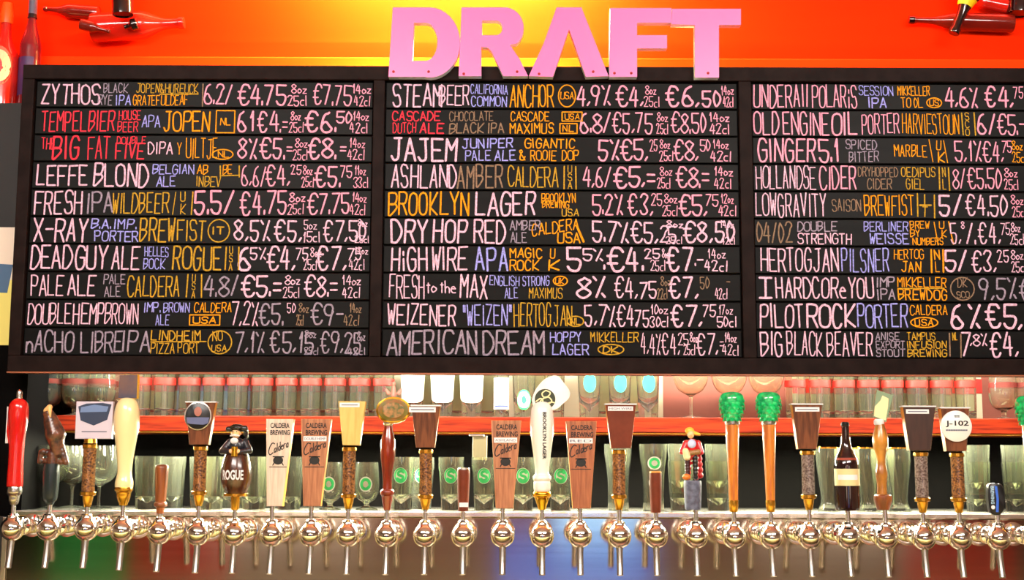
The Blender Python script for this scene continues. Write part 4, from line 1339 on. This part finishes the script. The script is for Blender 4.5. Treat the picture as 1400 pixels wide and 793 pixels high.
def frost(g):
    z0, z1, n = 0.035, 0.118, 14
    bm, vs = BM(), []
    for j in range(n + 1):
        a = R(-78 + 156 * j / n)
        e = 0.012 * (abs(j - n / 2) / (n / 2)) ** 3
        rr = lambda z: 0.0240 + 0.0070 * min(z / 0.132, 1.05) + 0.0009
        vs.append([bm.verts.new((rr(z) * sin(a), -rr(z) * cos(a), z)) for z in (z0 + e, (z0 + z1) / 2, z1 - e)])
    for p, q in zip(vs, vs[1:]):
        for k in range(2):
            bm.faces.new((p[k], q[k], q[k + 1], p[k + 1]))
    obj('print', bm, M_PWHITE, g)


place(logo_pint('frosted_glass', frost), [(563, 0), (604, 0), (644, 0)], YS, ZS,
      ['pint with big white print above the brown paddle with projecting strip', 'pint with big white print, middle of three on the shelf', 'pint with big white print beside the white-labelled bottle'],
      'glass', 'white printed pints on the shelf')


def water_bottle():
    g = vessel('clear_bottle', spline([(0.018, 0), (0.019, 0.002), (0.019, 0.1), (0.0188, 0.11), (0.014, 0.13), (0.009, 0.145), (0.008, 0.165)], 3), 0.0014, 0.006)
    lb_ = obj('label', wraplab(BM(), 0, 0.0193, R(-80), R(80), 0.02, 0.098, 0), M_PAPER, g)
    obj('label_stripe', wraplab(BM(), 0, 0.0196, R(-55), R(55), 0.026, 0.03, 0), mat('navy_ink', (36, 60, 130), 0.5), lb_)
    obj('label_stripe', wraplab(BM(), 0, 0.0196, R(-45), R(45), 0.058, 0.060, 0), M_INKGREY, lb_)
    return g


place(water_bottle, [(685, 0)], YS, ZS, 'clear bottle with white label and navy stripe on the red shelf', 'bottle', None)
place(logo_pint('green_wreath_glass', lambda g: printed(g, 0.027, 0.018, 0.068, 'ring', M_PGREEN, M_PWHITE, 0.018)), [(716, 0)], YS, ZS, 'pint with green wreath print beside the white pointed handle top', 'glass', None)
place(logo_pint('teal_logo_glass', lambda g: printed(g, 0.0288, 0.062, 0.108, 'disc', M_PTEAL, None, 0.016)), [(806, 0), (848, 0), (887, 0)], YS, ZS,
      ['pint with teal print beside the white handle top, over a script paddle', 'pint with teal print right behind the chocolate paddle', 'pint with teal print next to the balloon wine glass'], 'glass', 'teal printed pints on the shelf')
place(tumbler, [(580, .09), (624, .09), (665, .09), (735, .09), (758, .03), (826, .09), (868, .09)], YS, ZS, 'plain straight glass at the back of the shelf behind the printed pints', 'glass', 'plain glasses behind the printed pints')


def balloon():
    return vessel('wine_glass', spline([(0.032, 0), (0.030, 0.002), (0.006, 0.006), (0.0038, 0.012), (0.0038, 0.045), (0.008, 0.055), (0.030, 0.068), (0.042, 0.092), (0.043, 0.115), (0.037, 0.15)], 4), 0.0012, 0.056)


place(balloon, [(946, -.02), (999, -.02), (1050, -.02)], YS, ZS, ['balloon wine glass on shelf over the red-coated figurine', 'balloon wine glass behind the hop cone nearer the figurine', 'balloon wine glass behind the hop cone nearer the dark paddle'],
      'wine glass', 'balloon wine glasses on the shelf')
place(balloon, [(70, .02), (100, .1), (137, .02)], YG, ZL, ['balloon glass standing behind the carved bird handle', 'balloon glass between bird handle and shield plaque, set back', 'balloon glass behind the shield plaque tube'], 'wine glass', 'balloon glasses on the steel ledge')


def wide():
    return vessel('wide_tumbler', [(0.026, 0), (0.027, 0.001), (0.029, 0.03), (0.0335, 0.125)], 0.002, 0.014, seg=14, flat=True)


place(wide, [(203, 0), (236, .09)], YG, ZL, ['wide tumbler behind the short knob handle, nearer the ivory one', 'wide tumbler set back behind the portrait paddle tube'], 'glass', 'wide tumblers by the knob handle')
place(wide, [(290, 0), (348, 0), (396, 0), (277, .1), (318, .1), (370, .1)], YG, ZL, 'wide tumbler on ledge between the portrait paddle and oak script paddle', 'glass', 'wide tumblers behind the barrel handle')


def tulip():
    g = vessel('tulip_glass', spline([(0.026, 0), (0.025, 0.002), (0.008, 0.008), (0.008, 0.016), (0.022, 0.026), (0.030, 0.045), (0.030, 0.07), (0.0265, 0.112)], 4), 0.0015, 0.022)
    printed(g, 0.0304, 0.042, 0.078, 'ring', M_PWHITE, M_PGREEN, 0.016)
    return g


place(tulip, [(452, 0), (502, 0)], YG, ZL, ['footed tulip glass with white print between oak and maple paddles', 'footed tulip glass with white print between maple paddle and mahogany handle'], 'glass', 'tulip glasses with white print')
place(logo_pint('green_logo_pint', lambda g: printed(g, 0.0288, 0.062, 0.1, 'swirl', M_PWHITE, M_PGREEN, 0.0165), 0.125, 0.023, 0.0305),
      [(549, 0), (577, .075), (617, 0), (662, 0), (715, 0), (766, 0)], YG, ZL,
      ['green-printed pint behind the mahogany handle', 'green-printed pint set back behind the strip paddle tube', 'green-printed pint beside the short white-stripped handle',
       'green-printed pint under the small hanging card', 'green-printed pint between a script paddle and the white handle', 'green-printed pint between the white handle and reddish script paddle'],
      'glass', 'green printed pints on the ledge')


def tall_pint(name):
    def make():
        g = vessel(name, spline([(0.025, 0), (0.0255, 0.002), (0.0245, 0.04), (0.027, 0.09), (0.0325, 0.13), (0.0335, 0.158)], 4), 0.0016, 0.016)
        printed(g, 0.0318, 0.096, 0.128, 'ring', M_PWHITE, M_PGREEN, 0.017)
        printed(g, 0.0272, 0.05, 0.082, 'disc', M_PWHITE, None, 0.014)
        return g
    return make


place(tall_pint('tall_pint'), [(845, .02), (893, 0)], YG, ZL, ['tall pint with white prints behind the chocolate paddle tube', 'tall pint with clover print behind the short dark red-brown handle'], 'glass', 'tall printed pints on the ledge')


def stack_lower():
    return vessel('stacking_tumbler', [(0.025, 0), (0.026, 0.001), (0.028, 0.03), (0.0325, 0.118)], 0.002, 0.012, seg=14, flat=True)


def stack(px, dy, la, lb_, grp):
    X = P(px, 640, YG + dy).x
    for z, l in ((0, la), (0.041, lb_)):
        g = stack.src.copy() if hasattr(stack, 'src') else None
        if g is None:
            g = stack_lower()
            stack.src = g
        else:
            COL.objects.link(g)
        g.location = (X, YG + dy, ZL + z)
        tag(g, l, 'glass', grp)


stack(931, .03, 'lower tumbler of the stack between clover pint and figurine', 'upper tumbler nested in the stack between clover pint and figurine', 'nested tumblers')
stack(982, .03, 'lower tumbler of the stack between figurine and hop cone', 'upper tumbler nested in the stack between figurine and hop cone', 'nested tumblers')
stack(1335, .03, 'lower tumbler of the stack beside the round white badge', 'upper tumbler nested in the stack beside the round white badge', 'nested tumblers')
stack(1388, .03, 'lower tumbler of the stack behind the cut-off hop handle', 'upper tumbler nested in the stack behind the cut-off hop handle', 'nested tumblers')
# the first of them sits one row back so that the second nests in it


def weizen():
    g = vessel('wheat_beer_glass', spline([(0.026, 0), (0.0255, 0.003), (0.019, 0.02), (0.019, 0.04), (0.025, 0.09), (0.0285, 0.125), (0.027, 0.152)], 4), 0.0015, 0.014)
    obj('gilt_rim', lathe(BM(), [(0.02735, 0.1485), (0.0273, 0.1518)], 26, cap=False), M_GOLD, g)
    return g


place(weizen, [(1132, 0), (1186, 0), (1229, 0), (1158, .08), (1207, .09)], YG, ZL,
      ['gilt-rimmed wheat beer glass beside the bottle handle, nearer the dark paddle', 'gilt-rimmed wheat beer glass between bottle handle and knobbly handle',
       'gilt-rimmed wheat beer glass beyond the knobbly handle', 'gilt-rimmed wheat beer glass hidden behind the bottle handle', 'gilt-rimmed wheat beer glass set back behind the knobbly handle'],
      'glass', 'gilt rimmed glasses on the ledge')

# small card hung from the shelf
cz1 = Z_SHELF_B - 0.0045
x0, x1 = P(646, 600, Y_WALL).x, P(666, 600, Y_WALL).x
c0 = Vector(((x0 + x1) / 2, Y_WALL + 0.006, cz1))
cd_ = empty('hanging_card', c0, 'small beige card hanging under the red shelf by a clip', 'card')
obj('card', box(BM(), (x0 - c0.x, -0.002, P(656, 629, Y_WALL).z - cz1), (x1 - c0.x, 0.002, -0.004), 0.001), mat('card_beige', (120, 108, 76), 0.6), cd_, smooth=False)
obj('clip', box(BM(), (x0 - c0.x - 0.008, -0.004, -0.005), (x0 - c0.x + 0.028, 0.004, -0.0004), 0.001), M_NICKEL, cd_, smooth=False)

# ------------------------------------------------------------------ bottles over the board, poster
PW = lambda u, v, y: P(u, v, y)


def lying_bottle(m, a, b, r, label, y=Y_WALL, neck=0.36, group=None, cap=None, band=None, name='mounted_bottle'):
    """bottle along the line from base pixel a to mouth pixel b, its side touching the wall"""
    yy = y - r - 0.0002
    A, B = P(a[0], a[1], yy), P(b[0], b[1], yy)
    L = (B - A).length
    d = (B - A).normalized()
    prof = spline([(r * .9, 0), (r, r * .12), (r, L * (.95 - neck) * .6), (r * .98, L * (1 - neck) * .85), (r * .62, L * (1 - neck) + L * .05), (r * .40, L * (1 - neck * .6)), (r * .34, L * .93), (r * .42, L * .94), (r * .42, L * .985), (r * .38, L)], 4)
    Mq = d.to_track_quat('Z', 'Y').to_matrix().to_4x4()
    o_ = obj(name, lathe(BM(), prof, 26, M=Mq), m, loc=A)
    tag(o_, label, 'bottle', group)
    if cap:
        obj('cap', lathe(BM(), [(r * .46, L * .96), (r * .48, L * .975), (r * .44, L * 1.012), (0, L * 1.014)], 20, M=Mq), cap, o_)
    if band:
        z0, z1, bmat = band
        inside = [(q_ + r * .03, z_) for q_, z_ in prof if z0 * L <= z_ <= z1 * L]
        obj('neck_band', lathe(BM(), inside, 24, cap=False, M=Mq), bmat, o_)
    return o_


M_REDB = mat('red_glass_bottle', (214, 30, 18), 0.12, coat=0.6)
M_BRB = mat('brown_red_bottle', (120, 26, 16), 0.12, coat=0.6)
M_YEL = mat('yellow_paper', (246, 214, 20), 0.5)
GB = 'bottles mounted on the red wall'
lying_bottle(M_REDB, (128, 38), (252, 31), 21 * 0.00172, 'red bottle lying sideways, its neck reaching into the orange glow', group=GB)
lying_bottle(M_BRB, (134, 18), (60, 12), 10.5 * 0.00172, 'small brown-red bottle lying at the top beside the tall standing bottles', group=GB, y=Y_WALL)
lying_bottle(M_BOTTLE, (168, 19), (166, -90), 15 * 0.00172, 'dark bottle standing up out of the frame over the red one', y=Y_WALL - 0.08, group=GB)
lying_bottle(M_BOTTLE, (188, 32), (170, 37), 8.5 * 0.00172, 'black stubby bottle pointing outward against the red bottle', y=Y_WALL - 0.073, group=GB, neck=.5)
lying_bottle(M_BRB, (111, 33), (150, 43), 8 * 0.00172, 'tiny brown bottle tilted under the red one', y=Y_WALL - 0.073, group=GB, neck=.5)
lying_bottle(M_BRB, (1382, 32), (1244, 27), 13.5 * 0.00172, 'brown-red bottle lying with its neck toward the pink letters', group=GB, cap=M_BOTTLE, band=(0.02, 0.12, M_BOTTLE))
lying_bottle(M_BOTTLE, (1342, -50), (1304, 46), 19 * 0.00172, 'black bottle slanting down with a yellow neck band', y=Y_WALL - 0.048, group=GB, neck=.5, band=(0.50, 0.62, M_YEL))
lying_bottle(M_BOTTLE, (1392, 18), (1398, -80), 17 * 0.00172, 'black bottle rising out of the frame at the picture corner', group=GB)
lying_bottle(M_REDB, (1380, 10), (1312, -4), 11 * 0.00172, 'red bottle lying above the brown-red one', y=Y_WALL, group=GB)


def standing(px, top, r, m, label, extra):
    y = Y_SOF + 0.055
    b0 = P(px, 140, y)
    L = P(px, top, y).z - Z_SOF
    prof = spline([(r * .92, 0), (r, .004), (r, L * .45), (r * .96, L * .55), (r * .55, L * .68), (r * .36, L * .78), (r * .34, L * .97), (r * .36, L)], 4)
    o_ = obj('display_bottle', lathe(BM(), prof, 28), m, loc=(b0.x, y, Z_SOF + 0.0003))
    tag(o_, label, 'bottle', 'tall bottles standing beside the board')
    extra(o_, L, r)
    return o_


def ex1(o_, L, r):
    obj('cap', lathe(BM(), [(r * .40, L * .90), (r * .42, L), (r * .3, L * 1.12), (0, L * 1.13)], 20), mat('orange_foil', (240, 90, 20), 0.3), o_)
    printed(o_, r, L * .2, L * .62, 'ring', mat('sun_orange', (240, 92, 50), 0.5), mat('sun_white', (250, 214, 160), 0.5), r * .85)


def ex2(o_, L, r):
    obj('foil', lathe(BM(), [(r * .40, L * .8), (r * .40, L), (r * .3, L * 1.01), (0, L * 1.01)], 20), mat('grey_foil', (84, 92, 112), 0.3), o_)
    obj('neck_band', lathe(BM(), [(r * .46, L * .765), (r * .42, L * .8)], 20, cap=False), M_BLACK, o_)
    obj('label', wraplab(BM(), 0, r * 1.012, R(-70), R(40), L * .1, L * .42, 0), mat('violet_label', (70, 40, 90), 0.5), o_)


standing(3, 20, 22 * 0.00172, mat('red_glow_bottle', (196, 30, 22), 0.15, coat=.5), 'tall red bottle with round orange sun emblem at the picture edge', ex1)
standing(38, -12, 15 * 0.00172, mat('plum_bottle', (120, 24, 34), 0.15, coat=.5), 'tall plum-red bottle with grey foil beside the board', ex2)

pz0, pz1 = P(8, 472, Y_SOF).z, P(8, 311, Y_SOF).z
px0, px1 = P(-40, 390, Y_SOF).x, P(18, 390, Y_SOF).x
po = obj('poster', box(BM(), (px0, Y_SOF - 0.002, pz0), (px1, Y_SOF - 0.0002, pz1)), mat('poster_paper', (238, 222, 204), 0.6), smooth=False)
tag(po, 'pale yellow poster with blue shape on the dark pier beside the board', 'poster')
hz = pz1 - pz0
obj('lower_field', box(BM(), (px0, Y_SOF - 0.0026, pz0), (px1 - 0.001, Y_SOF - 0.0019, pz0 + hz * .55)), mat('poster_yellow', (240, 226, 120), 0.6), po, smooth=False)
bm = prism(BM(), [(px0, pz0 + hz * .45), (px1 - 0.012, pz0 + hz * .44), (px1 - 0.002, pz0 + hz * .68), (px0, pz0 + hz * .7)], Y_SOF - 0.0032, Y_SOF - 0.0025)
obj('blue_shape', bm, mat('poster_blue', (70, 104, 140), 0.6), po, smooth=False)
